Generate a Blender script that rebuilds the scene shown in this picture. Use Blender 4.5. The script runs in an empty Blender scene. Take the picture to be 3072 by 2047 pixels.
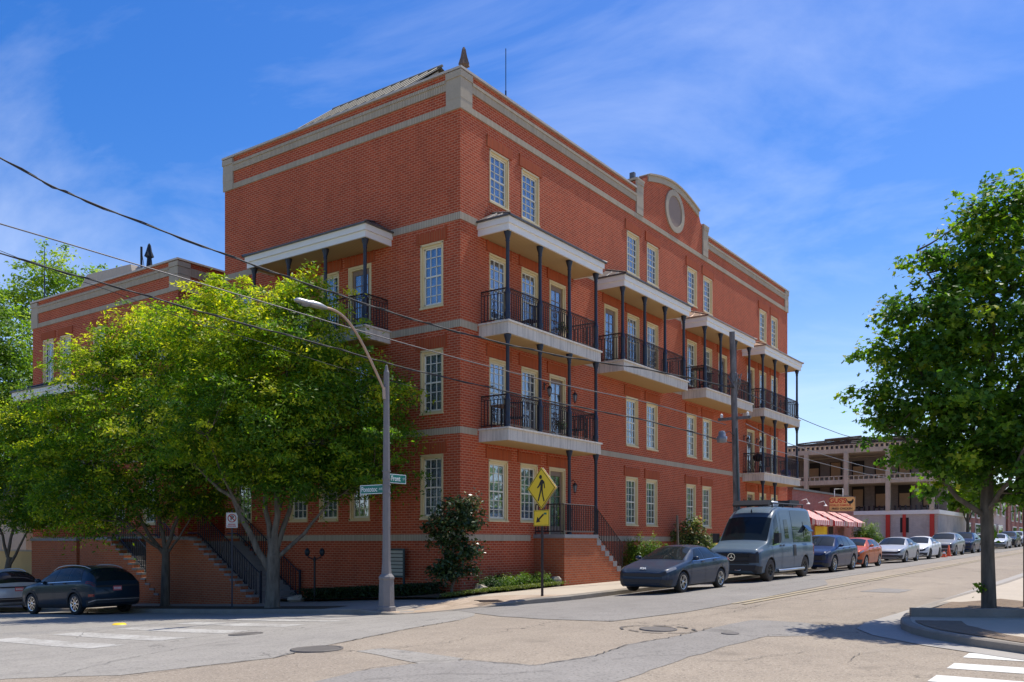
import bpy, bmesh, math, random
import numpy as np
from mathutils import Vector, Matrix
R_ = math.radians
random.seed(7); RNG = np.random.default_rng(11)
scene = bpy.context.scene
col = scene.collection

# ------------------------------------------------------------------ camera, sky, sun, exposure
# World frame: the near corner of the brick building is the origin, +x runs along the long
# facade (uphill street), +y along the short facade (side street), z up, metres.
SUN_EL, SUN_AZ = 65.0, -8.0          # azimuth: degrees counter-clockwise from +x
cd = bpy.data.cameras.new("camera"); cam = bpy.data.objects.new("camera", cd); col.objects.link(cam)
cam.location = (-21.09, -16.92, 1.65); cam.rotation_euler = (R_(90), 0, R_(35.46 - 90))
cd.sensor_width = 36.0; cd.lens = 36.0 * 2704 / 3072; cd.shift_y = 604.5 / 3072
cd.clip_start = 0.1; cd.clip_end = 3000
scene.camera = cam
w = bpy.data.worlds.new("World"); scene.world = w; w.use_nodes = True
nt = w.node_tree; nt.nodes.clear()
def wn(t, **k):
    n = nt.nodes.new(t)
    for a, b in k.items(): setattr(n, a, b)
    return n
out = wn('ShaderNodeOutputWorld'); bg = wn('ShaderNodeBackground'); sky = wn('ShaderNodeTexSky')
sky.sky_type = 'NISHITA'; sky.sun_disc = False; sky.sun_elevation = R_(SUN_EL)
sky.sun_rotation = R_(90 - SUN_AZ); sky.altitude = 50; sky.air_density = 1.0; sky.dust_density = 0.7; sky.ozone_density = 3.0
hsv = wn('ShaderNodeHueSaturation'); hsv.inputs['Saturation'].default_value = 1.42; hsv.inputs['Hue'].default_value = 0.513
tc = wn('ShaderNodeTexCoord'); sep = wn('ShaderNodeSeparateXYZ'); nt.links.new(tc.outputs['Generated'], sep.inputs[0])
zp = wn('ShaderNodeMath', operation='ADD'); zp.inputs[1].default_value = 0.22; nt.links.new(sep.outputs['Z'], zp.inputs[0])
dx = wn('ShaderNodeMath', operation='DIVIDE'); nt.links.new(sep.outputs['X'], dx.inputs[0]); nt.links.new(zp.outputs[0], dx.inputs[1])
dy = wn('ShaderNodeMath', operation='DIVIDE'); nt.links.new(sep.outputs['Y'], dy.inputs[0]); nt.links.new(zp.outputs[0], dy.inputs[1])
cmb = wn('ShaderNodeCombineXYZ'); nt.links.new(dx.outputs[0], cmb.inputs[0]); nt.links.new(dy.outputs[0], cmb.inputs[1])
mp = wn('ShaderNodeMapping'); mp.inputs['Rotation'].default_value = (0, 0, R_(38)); mp.inputs['Scale'].default_value = (1.25, 0.75, 1); mp.inputs['Location'].default_value = (7.7, 5.1, 0)
nt.links.new(cmb.outputs[0], mp.inputs[0])
nz = wn('ShaderNodeTexNoise'); nz.inputs['Scale'].default_value = 1.5; nz.inputs['Detail'].default_value = 8; nz.inputs['Roughness'].default_value = 0.58; nz.inputs['Distortion'].default_value = 0.6
nt.links.new(mp.outputs[0], nz.inputs[0])
rp = wn('ShaderNodeValToRGB'); rp.color_ramp.elements[0].position = 0.46; rp.color_ramp.elements[0].color = (0, 0, 0, 1)
rp.color_ramp.elements[1].position = 0.86; rp.color_ramp.elements[1].color = (0.30, 0.30, 0.30, 1)
nt.links.new(nz.outputs['Fac'], rp.inputs[0])
mx = wn('ShaderNodeMixRGB'); mx.inputs[2].default_value = (8.2, 8.5, 9.0, 1)
nt.links.new(sky.outputs[0], hsv.inputs['Color']); nt.links.new(hsv.outputs[0], mx.inputs[1]); nt.links.new(rp.outputs[0], mx.inputs[0])
hz = wn('ShaderNodeValToRGB'); hz.color_ramp.interpolation = 'EASE'; e_ = hz.color_ramp.elements      # pale haze near the horizon, all round
e_[0].position = 0.0; e_[0].color = (.62, .62, .62, 1); e_[1].position = 0.32; e_[1].color = (0, 0, 0, 1); en = e_.new(0.12); en.color = (.17, .17, .17, 1)
nt.links.new(sep.outputs['Z'], hz.inputs[0]); mh = wn('ShaderNodeMixRGB'); mh.inputs[2].default_value = (7.4, 8.2, 9.8, 1)
nt.links.new(hz.outputs[0], mh.inputs[0]); nt.links.new(mx.outputs[0], mh.inputs[1]); nt.links.new(mh.outputs[0], bg.inputs[0]); bg.inputs[1].default_value = 0.084
nt.links.new(bg.outputs[0], out.inputs[0])
sl = bpy.data.lights.new("sun", 'SUN'); sl.energy = 2.8; sl.angle = R_(0.53); sl.color = (1.0, 0.95, 0.86)
so = bpy.data.objects.new("sun", sl); col.objects.link(so)
sd = Vector((math.cos(R_(SUN_EL)) * math.cos(R_(SUN_AZ)), math.cos(R_(SUN_EL)) * math.sin(R_(SUN_AZ)), math.sin(R_(SUN_EL))))
so.rotation_euler = sd.to_track_quat('Z', 'Y').to_euler(); so.location = (0, 0, 60)
vs = scene.view_settings; vs.view_transform = 'Standard'; vs.look = 'None'; vs.gamma = 1; vs.use_curve_mapping = False; vs.exposure = 0.98

# ------------------------------------------------------------------ materials
class NM:
    """small node material helper"""
    def __init__(s, name):
        s.m = bpy.data.materials.new(name); s.m.use_nodes = True; s.t = s.m.node_tree
        s.p = s.t.nodes['Principled BSDF']; s.out = s.t.nodes['Material Output']
    def n(s, typ, **k):
        n = s.t.nodes.new(typ)
        for a, b in k.items():
            if hasattr(n, a): setattr(n, a, b)
        return n
    def l(s, a, b): s.t.links.new(a, b)
    def coord(s, scale=(1, 1, 1), kind='Object'):
        c = s.n('ShaderNodeTexCoord'); mp = s.n('ShaderNodeMapping'); mp.inputs['Scale'].default_value = scale
        s.l(c.outputs[kind], mp.inputs[0]); return mp.outputs[0]
    def noise(s, sc, det=3, vec=None, rough=.55):
        n = s.n('ShaderNodeTexNoise'); n.inputs['Scale'].default_value = sc; n.inputs['Detail'].default_value = det; n.inputs['Roughness'].default_value = rough
        s.l(vec if vec is not None else s.coord(), n.inputs['Vector']); return n.outputs['Fac']
    def ramp(s, fac, *stops):
        r = s.n('ShaderNodeValToRGB'); e = r.color_ramp.elements
        while len(e) < len(stops): e.new(0.5)
        for i, (p, c) in enumerate(stops):
            e[i].position = p; e[i].color = (c, c, c, 1) if isinstance(c, (int, float)) else (*c, 1)
        s.l(fac, r.inputs[0]); return r.outputs[0]
    def mix(s, a, b, fac, mode='MIX'):
        n = s.n('ShaderNodeMixRGB', blend_type=mode)
        for i, v in ((1, a), (2, b)):
            if hasattr(v, 'is_linked') or hasattr(v, 'links'): s.l(v, n.inputs[i])
            else: n.inputs[i].default_value = (*v, 1)
        if isinstance(fac, (int, float)): n.inputs[0].default_value = fac
        else: s.l(fac, n.inputs[0])
        return n.outputs[0]
    def bump(s, h, dist=.01, st=.5):
        b = s.n('ShaderNodeBump'); b.inputs['Distance'].default_value = dist; b.inputs['Strength'].default_value = st
        s.l(h, b.inputs['Height']); s.l(b.outputs[0], s.p.inputs['Normal'])
    def base(s, c):
        if hasattr(c, 'links'): s.l(c, s.p.inputs['Base Color'])
        else: s.p.inputs['Base Color'].default_value = (*c, 1)
    def rough(s, r, met=0., spec=None):
        s.p.inputs['Roughness'].default_value = r; s.p.inputs['Metallic'].default_value = met
        if spec is not None: s.p.inputs['Specular IOR Level'].default_value = spec

def M_plain(name, c, rough=.6, metal=0., var=.15, sc=6., spec=None, coat=0.):
    m = NM(name); n = m.noise(sc, 4)
    m.base(m.mix(tuple(v * (1 - var) for v in c), tuple(min(1, v * (1 + var)) for v in c), n)); m.rough(rough, metal, spec)
    if coat: m.p.inputs['Coat Weight'].default_value = coat; m.p.inputs['Coat Roughness'].default_value = .04
    return m.m

def M_brick(name, c1, c2, mortar, bw=.215, bh=.0775, soldier=False, stain=.25):
    m = NM(name)
    c = m.n('ShaderNodeTexCoord'); sp = m.n('ShaderNodeSeparateXYZ'); m.l(c.outputs['Object'], sp.inputs[0])
    ad = m.n('ShaderNodeMath', operation='ADD'); m.l(sp.outputs[0], ad.inputs[0]); m.l(sp.outputs[1], ad.inputs[1])
    cb = m.n('ShaderNodeCombineXYZ'); m.l(ad.outputs[0], cb.inputs[0]); m.l(sp.outputs[2], cb.inputs[1])
    b = m.n('ShaderNodeTexBrick'); m.l(cb.outputs[0], b.inputs['Vector'])
    b.inputs['Scale'].default_value = 1; b.inputs['Brick Width'].default_value = bw; b.inputs['Row Height'].default_value = bh
    b.inputs['Mortar Size'].default_value = .0125; b.inputs['Mortar Smooth'].default_value = .25; b.inputs['Bias'].default_value = -.1
    b.inputs['Color1'].default_value = (*c1, 1); b.inputs['Color2'].default_value = (*c2, 1); b.inputs['Mortar'].default_value = (*mortar, 1)
    if soldier: b.offset = 0
    n1 = m.noise(.45, 5); n2 = m.noise(2.2, 5, m.coord((1, 1, .35)))
    v = m.mix(b.outputs['Color'], (.62, .58, .56), m.ramp(n1, (.35, 0.), (.75, stain)), 'MULTIPLY')
    v = m.mix(v, (.6, .56, .55), m.ramp(n2, (.5, 0.), (.8, stain * 1.2)), 'MULTIPLY')
    m.base(v); m.rough(.88, 0, .25)
    inv = m.n('ShaderNodeMath', operation='SUBTRACT'); inv.inputs[0].default_value = 1; m.l(b.outputs['Fac'], inv.inputs[1])
    m.bump(inv.outputs[0], .008, .8)
    return m.m

def M_concrete(name, c, var=.2, sc=3., rough=.85, streak=0., bump=.003):
    m = NM(name); a = m.noise(sc, 6); b = m.noise(sc * 14, 3)
    v = m.mix(tuple(x * (1 - var) for x in c), tuple(min(1, x * (1 + var)) for x in c), a)
    v = m.mix(v, tuple(x * .6 for x in c), m.ramp(b, (.5, 0.), (.8, .35)))
    if streak:
        s_ = m.noise(2.2, 4, m.coord((5, 5, .35))); v = m.mix(v, tuple(x * .42 for x in c), m.ramp(s_, (.46, 0.), (.74, streak)))
    m.base(v); m.rough(rough, 0, .3); m.bump(b, bump, .5); return m.m

def M_asphalt(name, lo, hi, spk, fleck=(.55, .5, .43)):
    m = NM(name)
    big = m.noise(.22, 4); mid = m.noise(2.3, 5); fine = m.noise(26, 3); vo = m.n('ShaderNodeTexVoronoi'); vo.inputs['Scale'].default_value = 30
    m.l(m.coord(), vo.inputs['Vector'])
    v = m.mix(lo, hi, m.ramp(big, (.3, 0.), (.7, 1.)))
    v = m.mix(v, tuple(x * .75 for x in lo), m.ramp(mid, (.45, 0.), (.8, .5)))
    v = m.mix(v, fleck, m.ramp(vo.outputs['Distance'], (.0, spk), (.32, 0.)))
    v = m.mix(v, tuple(x * .35 for x in lo), m.ramp(fine, (.52, 0.), (.72, .65)))
    tyre = m.noise(1.2, 3, m.coord((.06, 1.3, 1))); v = m.mix(v, tuple(x * .7 for x in lo), m.ramp(tyre, (.52, 0.), (.75, .28)))
    oil = m.n('ShaderNodeTexVoronoi'); oil.inputs['Scale'].default_value = .55; m.l(m.coord(), oil.inputs['Vector']); v = m.mix(v, tuple(x * .45 for x in lo), m.ramp(m.mix(oil.outputs['Distance'], mid, .3), (.16, .6), (.27, 0.)))
    cr = m.n('ShaderNodeTexVoronoi', feature='DISTANCE_TO_EDGE'); cr.inputs['Scale'].default_value = .27
    dist = m.n('ShaderNodeMixRGB'); dist.inputs[0].default_value = .12; nn = m.n('ShaderNodeTexNoise'); nn.inputs['Scale'].default_value = 3.5; nn.inputs['Detail'].default_value = 5
    m.l(m.coord(), nn.inputs['Vector']); m.l(m.coord(), dist.inputs[1]); sc2 = m.n('ShaderNodeVectorMath', operation='SCALE'); sc2.inputs['Scale'].default_value = 6.
    m.l(nn.outputs['Color'], sc2.inputs[0]); m.l(sc2.outputs[0], dist.inputs[2]); m.l(dist.outputs[0], cr.inputs['Vector'])
    gate = m.noise(.33, 2, m.coord((1, 1, 1)))
    cm = m.mix((0, 0, 0), m.ramp(cr.outputs['Distance'], (.0, 1.), (.0055, 0.)), m.ramp(gate, (.52, 0.), (.58, 1.)))
    v = m.mix(v, tuple(x * .3 for x in lo), cm)
    m.base(v); m.rough(.9, 0, .25); m.bump(fine, .006, .6); return m.m

def M_glass(name, tint=(.9, .95, 1.), refl=.32, dark=False):
    m = NM(name); t = m.t
    if dark:
        m.base(tint); m.rough(.04, 0, refl); return m.m
    tr = m.n('ShaderNodeBsdfTransparent'); tr.inputs[0].default_value = (*tint, 1)
    gl = m.n('ShaderNodeBsdfGlossy'); gl.inputs['Roughness'].default_value = .015
    wv = m.noise(1.3, 2); bp = m.n('ShaderNodeBump'); bp.inputs['Distance'].default_value = .004; bp.inputs['Strength'].default_value = .5; m.l(wv, bp.inputs['Height']); m.l(bp.outputs[0], gl.inputs['Normal'])
    lw = m.n('ShaderNodeLayerWeight'); lw.inputs['Blend'].default_value = .35
    ma = m.n('ShaderNodeMath', operation='MULTIPLY_ADD'); ma.inputs[1].default_value = .7; ma.inputs[2].default_value = refl; m.l(lw.outputs['Fresnel'], ma.inputs[0])
    mi = m.n('ShaderNodeMixShader'); m.l(ma.outputs[0], mi.inputs[0]); m.l(tr.outputs[0], mi.inputs[1]); m.l(gl.outputs[0], mi.inputs[2])
    m.l(mi.outputs[0], m.out.inputs[0]); return m.m

def M_leaf(name, stops, trans=.42, rough=.5):
    m = NM(name); at = m.n('ShaderNodeAttribute', attribute_name='tint')
    c = m.ramp(at.outputs['Fac'], *stops); m.base(c); m.rough(rough, 0, .35)
    tl = m.n('ShaderNodeBsdfTranslucent'); br = m.mix(c, (1.6, 1.75, .7), 1.0, 'MULTIPLY'); m.l(br, tl.inputs[0])
    mi = m.n('ShaderNodeMixShader'); mi.inputs[0].default_value = trans; m.l(m.p.outputs[0], mi.inputs[1]); m.l(tl.outputs[0], mi.inputs[2])
    m.l(mi.outputs[0], m.out.inputs[0]); return m.m

def M_bark(name, c):
    m = NM(name); n = m.noise(9, 6, m.coord((1, 1, .25))); b = m.noise(3, 4)
    m.base(m.mix(m.mix(tuple(x * .5 for x in c), tuple(x * 1.3 for x in c), m.ramp(n, (.3, 0.), (.7, 1.))), tuple(x * 1.6 for x in c), m.ramp(b, (.55, 0.), (.75, .5))))
    m.rough(.9); m.bump(n, .03, .8); return m.m

MT = {}
MT['brick'] = M_brick('red_brick', (.53, .084, .027), (.39, .057, .019), (.58, .25, .14), stain=.36)
MT['soldier'] = M_brick('soldier_brick', (.48, .08, .022), (.38, .06, .018), (.40, .15, .07), bw=.0677, bh=50, soldier=True)
MT['brick_porch'] = M_brick('orange_brick', (.47, .115, .040), (.37, .085, .032), (.40, .21, .12))
MT['brick_far'] = M_brick('weathered_brick', (.36, .10, .075), (.27, .085, .07), (.36, .24, .2), stain=.5)
MT['white_brick'] = M_brick('whitewashed_brick', (.66, .58, .50), (.56, .49, .42), (.5, .43, .37), stain=.5)
MT['band'] = M_brick('stone_band', (.56, .46, .32), (.48, .40, .28), (.34, .27, .19), bw=.0677, bh=50, soldier=True, stain=.3)
MT['cap'] = M_concrete('stone_cap', (.45, .375, .27), .12, 2.)
MT['stucco'] = M_concrete('brown_stucco', (.30, .225, .18), .1, 3.)
MT['coping'] = M_plain('metal_coping', (.55, .47, .36), .5, .1)
MT['slab'] = M_concrete('balcony_concrete', (.68, .61, .51), .12, 2., streak=.55)
MT['white'] = M_plain('white_trim', (.82, .78, .70), .55, var=.06, sc=3)
MT['soffit'] = None
MT['cream'] = M_plain('cream_paint', (.74, .58, .30), .5, var=.08)
MT['sash'] = M_plain('sash_paint', (.80, .74, .58), .5, var=.05)
MT['doorwood'] = M_plain('door_wood', (.24, .155, .095), .5, var=.2)
MT['glass'] = M_glass('window_glass', refl=.07)
MT['iron'] = M_plain('painted_iron', (.022, .03, .048), .42, .3, var=.3, sc=9)
MT['black'] = M_plain('black_metal', (.018, .018, .02), .45, .3)
MT['rust'] = M_plain('weathered_iron', (.045, .03, .028), .6, .3, var=.5, sc=20)
MT['metalroof'] = M_plain('metal_roof', (.16, .15, .14), .45, .5, var=.4, sc=4)
MT['roofpale'] = M_plain('pale_roof_metal', (.22, .20, .16), .6, .1, var=.25, sc=3)
MT['copperroof'] = M_plain('copper_roof', (.42, .3, .22), .4, .6, var=.3, sc=4)
MT['galv'] = M_plain('galvanised', (.42, .43, .43), .45, .6, var=.15)
MT['sidewalk'] = M_concrete('sidewalk_concrete', (.46, .39, .30), .14, .8, bump=.002)
MT['sidewalk_grey'] = M_concrete('old_sidewalk_concrete', (.30, .27, .235), .2, .8, bump=.002)
MT['kerb'] = M_concrete('kerb_concrete', (.27, .235, .19), .35, 2., bump=.006)
MT['gutter'] = M_concrete('gutter_concrete', (.36, .33, .29), .15, 2.)
MT['road'] = M_asphalt('tan_asphalt', (.285, .235, .18), (.345, .285, .215), .8, (.62, .55, .46))
MT['road_grey'] = M_asphalt('grey_asphalt', (.235, .215, .19), (.285, .262, .232), .5, (.4, .39, .36))
MT['road_side'] = M_asphalt('light_grey_asphalt', (.285, .262, .228), (.34, .312, .268), .5, (.5, .48, .43))
MT['castiron'] = M_plain('cast_iron', (.13, .115, .10), .6, .2, var=.35, sc=12)
MT['tar'] = M_plain('tar', (.07, .062, .055), .8)
MT['paint'] = M_concrete('white_road_paint', (.68, .66, .60), .08, 5., streak=0)
def worn(name, c):
    m = NM(name); n = m.noise(14, 5); n2 = m.noise(1.3, 3); m.base(m.mix(c, (.25, .225, .19), m.ramp(m.mix(n, n2, .4), (.44, .1), (.62, .95)))); m.rough(.8); return m.m
MT['paint_worn'] = worn('worn_white_paint', (.47, .45, .405)); MT['yellow_worn'] = worn('worn_yellow_paint', (.42, .33, .18))
MT['soil'] = M_concrete('garden_soil', (.09, .065, .042), .4, 4., bump=.03)
MT['dirt'] = M_concrete('dry_dirt', (.21, .15, .10), .4, 6., bump=.03)
MT['terrain'] = M_concrete('terrain_soil', (.26, .23, .18), .3, .4)
MT['rock'] = M_concrete('rock', (.42, .36, .28), .3, 4., bump=.03)
MT['bark'] = M_bark('grey_bark', (.155, .13, .095)); MT['bark_dark'] = M_bark('dark_bark', (.12, .098, .072))
MT['pole'] = M_bark('pole_wood', (.17, .16, .155))
MT['lampconc'] = M_concrete('lamp_post_concrete', (.225, .21, .20), .14, 5.)
MT['rubber'] = M_plain('tyre_rubber', (.022, .021, .02), .8, var=.2)
MT['rubber_dusty'] = M_plain('dusty_tyre', (.075, .06, .046), .9, var=.3)
MT['alloy'] = M_plain('alloy', (.55, .55, .55), .3, .9, var=.05)
MT['darkalloy'] = M_plain('dark_alloy', (.03, .03, .032), .4, .6)
MT['chrome'] = M_plain('chrome', (.8, .8, .8), .12, 1., var=.03)
MT['plastic'] = M_plain('black_plastic', (.025, .025, .027), .6)
MT['carglass'] = M_glass('car_glass', (.012, .018, .02), .22, dark=True)
MT['carglass_lit'] = M_glass('light_car_glass', (.02, .032, .042), .25, dark=True)
MT['lens'] = M_glass('lens', (.20, .21, .225), .6, dark=True)
MT['redlens'] = M_glass('red_lens', (.33, .012, .012), .7, dark=True)
MT['red'] = M_plain('red_paint', (.55, .035, .02), .5); MT['orange'] = M_plain('cone_orange', (.8, .12, .03), .5)
MT['yellow'] = M_plain('sign_yellow', (.92, .62, .03), .4, var=.05)
MT['signblack'] = M_plain('sign_black', (.02, .018, .015), .5); MT['signwhite'] = M_plain('sign_white', (.8, .8, .76), .5, var=.03)
MT['signgreen'] = M_plain('sign_green', (.0, .165, .115), .35, var=.1); MT['plategrey'] = M_plain('sign_back', (.5, .48, .44), .4, .4)
MT['gussign'] = M_plain('sign_amber', (.78, .48, .16), .5, var=.08)
MT['creamwall'] = M_concrete('yellow_stucco', (.62, .41, .17), .1, 3.)
MT['siding'] = M_plain('beige_siding', (.50, .42, .32), .7)
MT['peach'] = M_concrete('weathered_peach_concrete', (.56, .45, .32), .25, 1.5, streak=.35)
MT['darkwood'] = M_plain('charred_timber', (.055, .045, .04), .9, var=.5); MT['board'] = M_plain('plywood_board', (.42, .28, .15), .8, var=.25, sc=2)
MT['greybrick'] = M_brick('grey_brick', (.31, .275, .235), (.25, .22, .19), (.32, .28, .24), stain=.4)
MT['interior'] = M_plain('dark_interior', (.03, .028, .026), .9)
MT['stepstone'] = M_concrete('step_concrete', (.25, .245, .24), .2, 4.)
MT['fabric_brown'] = M_plain('umbrella_fabric', (.16, .11, .08), .9, var=.3); MT['fabric_dark'] = M_plain('dark_umbrella_fabric', (.012, .022, .035), .9)
MT['louvre'] = M_plain('louvre_paint', (.42, .40, .31), .6, var=.08); MT['teal'] = M_plain('teal_frame', (.05, .085, .08), .5)
MT['wire'] = M_plain('wire_black', (.03, .03, .032), .6); MT['wire_pale'] = M_plain('wire_aluminium', (.17, .16, .155), .45, .5)
MT['stucco_far'] = M_concrete('pinkish_stucco', (.46, .36, .33), .2, 1.)
MT['flower'] = M_plain('pink_petal', (.75, .35, .33), .6)
def soff():
    m = NM('wood_soffit'); wv = m.n('ShaderNodeTexWave'); wv.inputs['Scale'].default_value = 3.0; wv.bands_direction = 'X'
    c = m.n('ShaderNodeTexCoord'); sp = m.n('ShaderNodeSeparateXYZ'); m.l(c.outputs['Object'], sp.inputs[0]); m.l(c.outputs['Object'], wv.inputs['Vector'])
    m.base(m.mix((.50, .345, .15), (.36, .235, .095), m.ramp(wv.outputs['Fac'], (.02, 1.), (.16, 0.)))); m.rough(.7); return m.m
MT['soffit'] = soff()
def blind(name, hor):
    m = NM(name); wv = m.n('ShaderNodeTexWave'); wv.inputs['Scale'].default_value = 6. if hor else 2.6; wv.bands_direction = 'Z' if hor else 'X'; wv.inputs['Distortion'].default_value = 0 if hor else 1.2
    m.l(m.coord(), wv.inputs['Vector']); oi = m.n('ShaderNodeObjectInfo'); bc = (m.mix((.46, .50, .52) if hor else (.60, .60, .58), (.86, .88, .88) if hor else (.92, .90, .85), m.ramp(wv.outputs['Fac'], (.15, 0.), (.6, 1.)))); m.base(m.mix(bc, (.50, .54, .58), m.ramp(oi.outputs['Random'], (.0, 0.), (.55, .1), (.75, .75), (1., .2)))); m.rough(.8); return m.m
MT['blind'] = blind('slatted_blind', True); MT['curtain'] = blind('white_curtain', False)
def stripes():
    m = NM('striped_canvas'); wv = m.n('ShaderNodeTexWave'); wv.wave_profile = 'SAW' if False else 'SIN'; wv.inputs['Scale'].default_value = .85; wv.bands_direction = 'X'
    c = m.n('ShaderNodeTexCoord'); sp = m.n('ShaderNodeSeparateXYZ'); m.l(c.outputs['Object'], sp.inputs[0])
    ad = m.n('ShaderNodeMath', operation='SUBTRACT'); m.l(sp.outputs[0], ad.inputs[0]); m.l(sp.outputs[1], ad.inputs[1]); cb = m.n('ShaderNodeCombineXYZ'); m.l(ad.outputs[0], cb.inputs[0]); m.l(cb.outputs[0], wv.inputs['Vector'])
    m.base(m.mix((.50, .05, .05), (.78, .62, .56), m.ramp(wv.outputs['Fac'], (.47, 0.), (.53, 1.)))); m.rough(.8); return m.m
MT['stripes'] = stripes()
LEAF = {
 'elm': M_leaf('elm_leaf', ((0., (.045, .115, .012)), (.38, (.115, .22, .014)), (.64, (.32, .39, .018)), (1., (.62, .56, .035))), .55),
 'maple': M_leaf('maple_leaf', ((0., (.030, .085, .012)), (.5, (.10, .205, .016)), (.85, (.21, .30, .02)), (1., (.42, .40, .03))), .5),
 'bg': M_leaf('background_leaf', ((0., (.08, .15, .02)), (.6, (.18, .29, .035)), (1., (.36, .42, .06))), .5),
 'magnolia': M_leaf('magnolia_leaf', ((0., (.018, .04, .012)), (.7, (.05, .085, .022)), (.88, (.13, .09, .05)), (1., (.26, .27, .10))), .15, .36),
 'hedge': M_leaf('hedge_leaf', ((0., (.05, .11, .012)), (.6, (.13, .23, .015)), (1., (.33, .4, .03))), .35),
 'shrub': M_leaf('shrub_leaf', ((0., (.02, .055, .014)), (.7, (.05, .11, .02)), (1., (.12, .2, .03))), .25),
 'flowering': M_leaf('flowering_shrub_leaf', ((0., (.03, .06, .015)), (.55, (.09, .14, .03)), (.8, (.3, .33, .09)), (.93, (.5, .45, .22)), (1., (.62, .36, .25))), .3),
 'grass': M_leaf('ground_cover_leaf', ((0., (.06, .09, .015)), (.6, (.13, .17, .03)), (1., (.27, .28, .07))), .3),
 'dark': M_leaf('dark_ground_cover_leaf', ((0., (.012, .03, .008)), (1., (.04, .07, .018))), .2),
}

# ------------------------------------------------------------------ mesh helpers
class MB:
    def __init__(s): s.v = []; s.f = []; s.mi = []; s.sm = []
    def add(s, vs, fs, mi=0, smooth=False):
        o = len(s.v); s.v += [tuple(v) for v in vs]
        for f in fs: s.f.append([i + o for i in f]); s.mi.append(mi); s.sm.append(smooth)
    def box(s, x0, x1, y0, y1, z0, z1, mi=0):
        s.add([(x0, y0, z0), (x1, y0, z0), (x1, y1, z0), (x0, y1, z0), (x0, y0, z1), (x1, y0, z1), (x1, y1, z1), (x0, y1, z1)],
              [(0, 3, 2, 1), (4, 5, 6, 7), (0, 1, 5, 4), (1, 2, 6, 5), (2, 3, 7, 6), (3, 0, 4, 7)], mi); return s
    def quad(s, a, b, c, d, mi=0): s.add([a, b, c, d], [(0, 1, 2, 3)], mi); return s
    def prism(s, pts, vec, mi=0, mcap=None):
        n = len(pts); p2 = [tuple(Vector(p) + Vector(vec)) for p in pts]
        s.add(list(pts) + p2, [(i, (i + 1) % n, n + (i + 1) % n, n + i) for i in range(n)], mi)
        s.add(list(pts), [tuple(range(n))], mi if mcap is None else mcap); s.add(p2, [tuple(reversed(range(n)))], mi if mcap is None else mcap); return s
    def tube(s, path, rad, n=8, mi=0, caps=True, smooth=True):
        path = [Vector(p) for p in path]; m = len(path)
        rr = rad if isinstance(rad, (list, tuple)) else [rad] * m
        vs = []; up = None
        for i, p in enumerate(path):
            t = (path[min(i + 1, m - 1)] - path[max(i - 1, 0)]); t = t.normalized() if t.length > 1e-9 else Vector((0, 0, 1))
            if up is None: up = Vector((1, 0, 0)) if abs(t.x) < .8 else Vector((0, 1, 0))
            a = t.cross(up); a = a.normalized() if a.length > 1e-6 else t.orthogonal().normalized(); b = a.cross(t).normalized(); up = b
            for k in range(n):
                th = 2 * math.pi * k / n; vs.append(tuple(p + (a * math.cos(th) + b * math.sin(th)) * rr[i]))
        fs = [(i * n + k, i * n + (k + 1) % n, (i + 1) * n + (k + 1) % n, (i + 1) * n + k) for i in range(m - 1) for k in range(n)]
        s.add(vs, fs, mi, smooth)
        if caps: s.add([vs[k] for k in range(n)], [tuple(range(n))], mi); s.add([vs[(m - 1) * n + k] for k in range(n)], [tuple(reversed(range(n)))], mi)
        return s
    def lathe(s, prof, c=(0, 0, 0), n=16, axis='Z', mi=0, smooth=True, caps=True):
        vs = []
        for r, h in prof:
            for k in range(n):
                th = 2 * math.pi * (k + .5) / n; a, b = r * math.cos(th), r * math.sin(th)
                vs.append((c[0] + a, c[1] + b, c[2] + h) if axis == 'Z' else (c[0] + a, c[1] + h, c[2] + b) if axis == 'Y' else (c[0] + h, c[1] + a, c[2] + b))
        m = len(prof); fs = [(i * n + k, i * n + (k + 1) % n, (i + 1) * n + (k + 1) % n, (i + 1) * n + k) for i in range(m - 1) for k in range(n)]
        s.add(vs, fs, mi, smooth)
        if prof[0] == prof[-1]: caps = False
        if caps and prof[0][0] > 1e-4: s.add(vs[:n], [tuple(range(n))], mi)
        if caps and prof[-1][0] > 1e-4: s.add(vs[-n:], [tuple(range(n))], mi)
        return s
    def mesh(s, name, mats):
        me = bpy.data.meshes.new(name); me.from_pydata(s.v, [], s.f)
        for m in (mats if isinstance(mats, (list, tuple)) else [mats]): me.materials.append(MT[m] if isinstance(m, str) else m)
        me.polygons.foreach_set('material_index', s.mi); me.polygons.foreach_set('use_smooth', s.sm); me.update(); return me
    def build(s, name, mats, parent=None, loc=None, rz=None):
        return link(name, s.mesh(name, mats), parent, loc, rz)
def link(name, me, parent=None, loc=None, rz=None):
    o = bpy.data.objects.new(name, me); col.objects.link(o)
    if parent is not None: o.parent = parent
    if loc is not None: o.location = loc
    if rz is not None: o.rotation_euler = (0, 0, rz)
    return o
def tag(o, label, cat, group=None):
    o['label'] = label; o['category'] = cat
    if group: o['group'] = group
    return o
def thing(name, label, cat, loc=(0, 0, 0), rz=0., group=None):
    o = bpy.data.objects.new(name, None); col.objects.link(o); o.location = loc; o.rotation_euler = (0, 0, rz); o.empty_display_size = .3
    return tag(o, label, cat, group)
def copy_tree(o, parent=None, loc=None, rz=None, label=None):
    c = o.copy(); col.objects.link(c); c.parent = parent
    if loc is not None: c.location = loc
    if rz is not None: c.rotation_euler = (0, 0, rz)
    if label: c['label'] = label
    for ch in list(o.children): copy_tree(ch, c)
    return c
def struct(name, mb, mats, kind='structure'):
    o = mb.build(name, mats); o['kind'] = kind; return o
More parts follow.
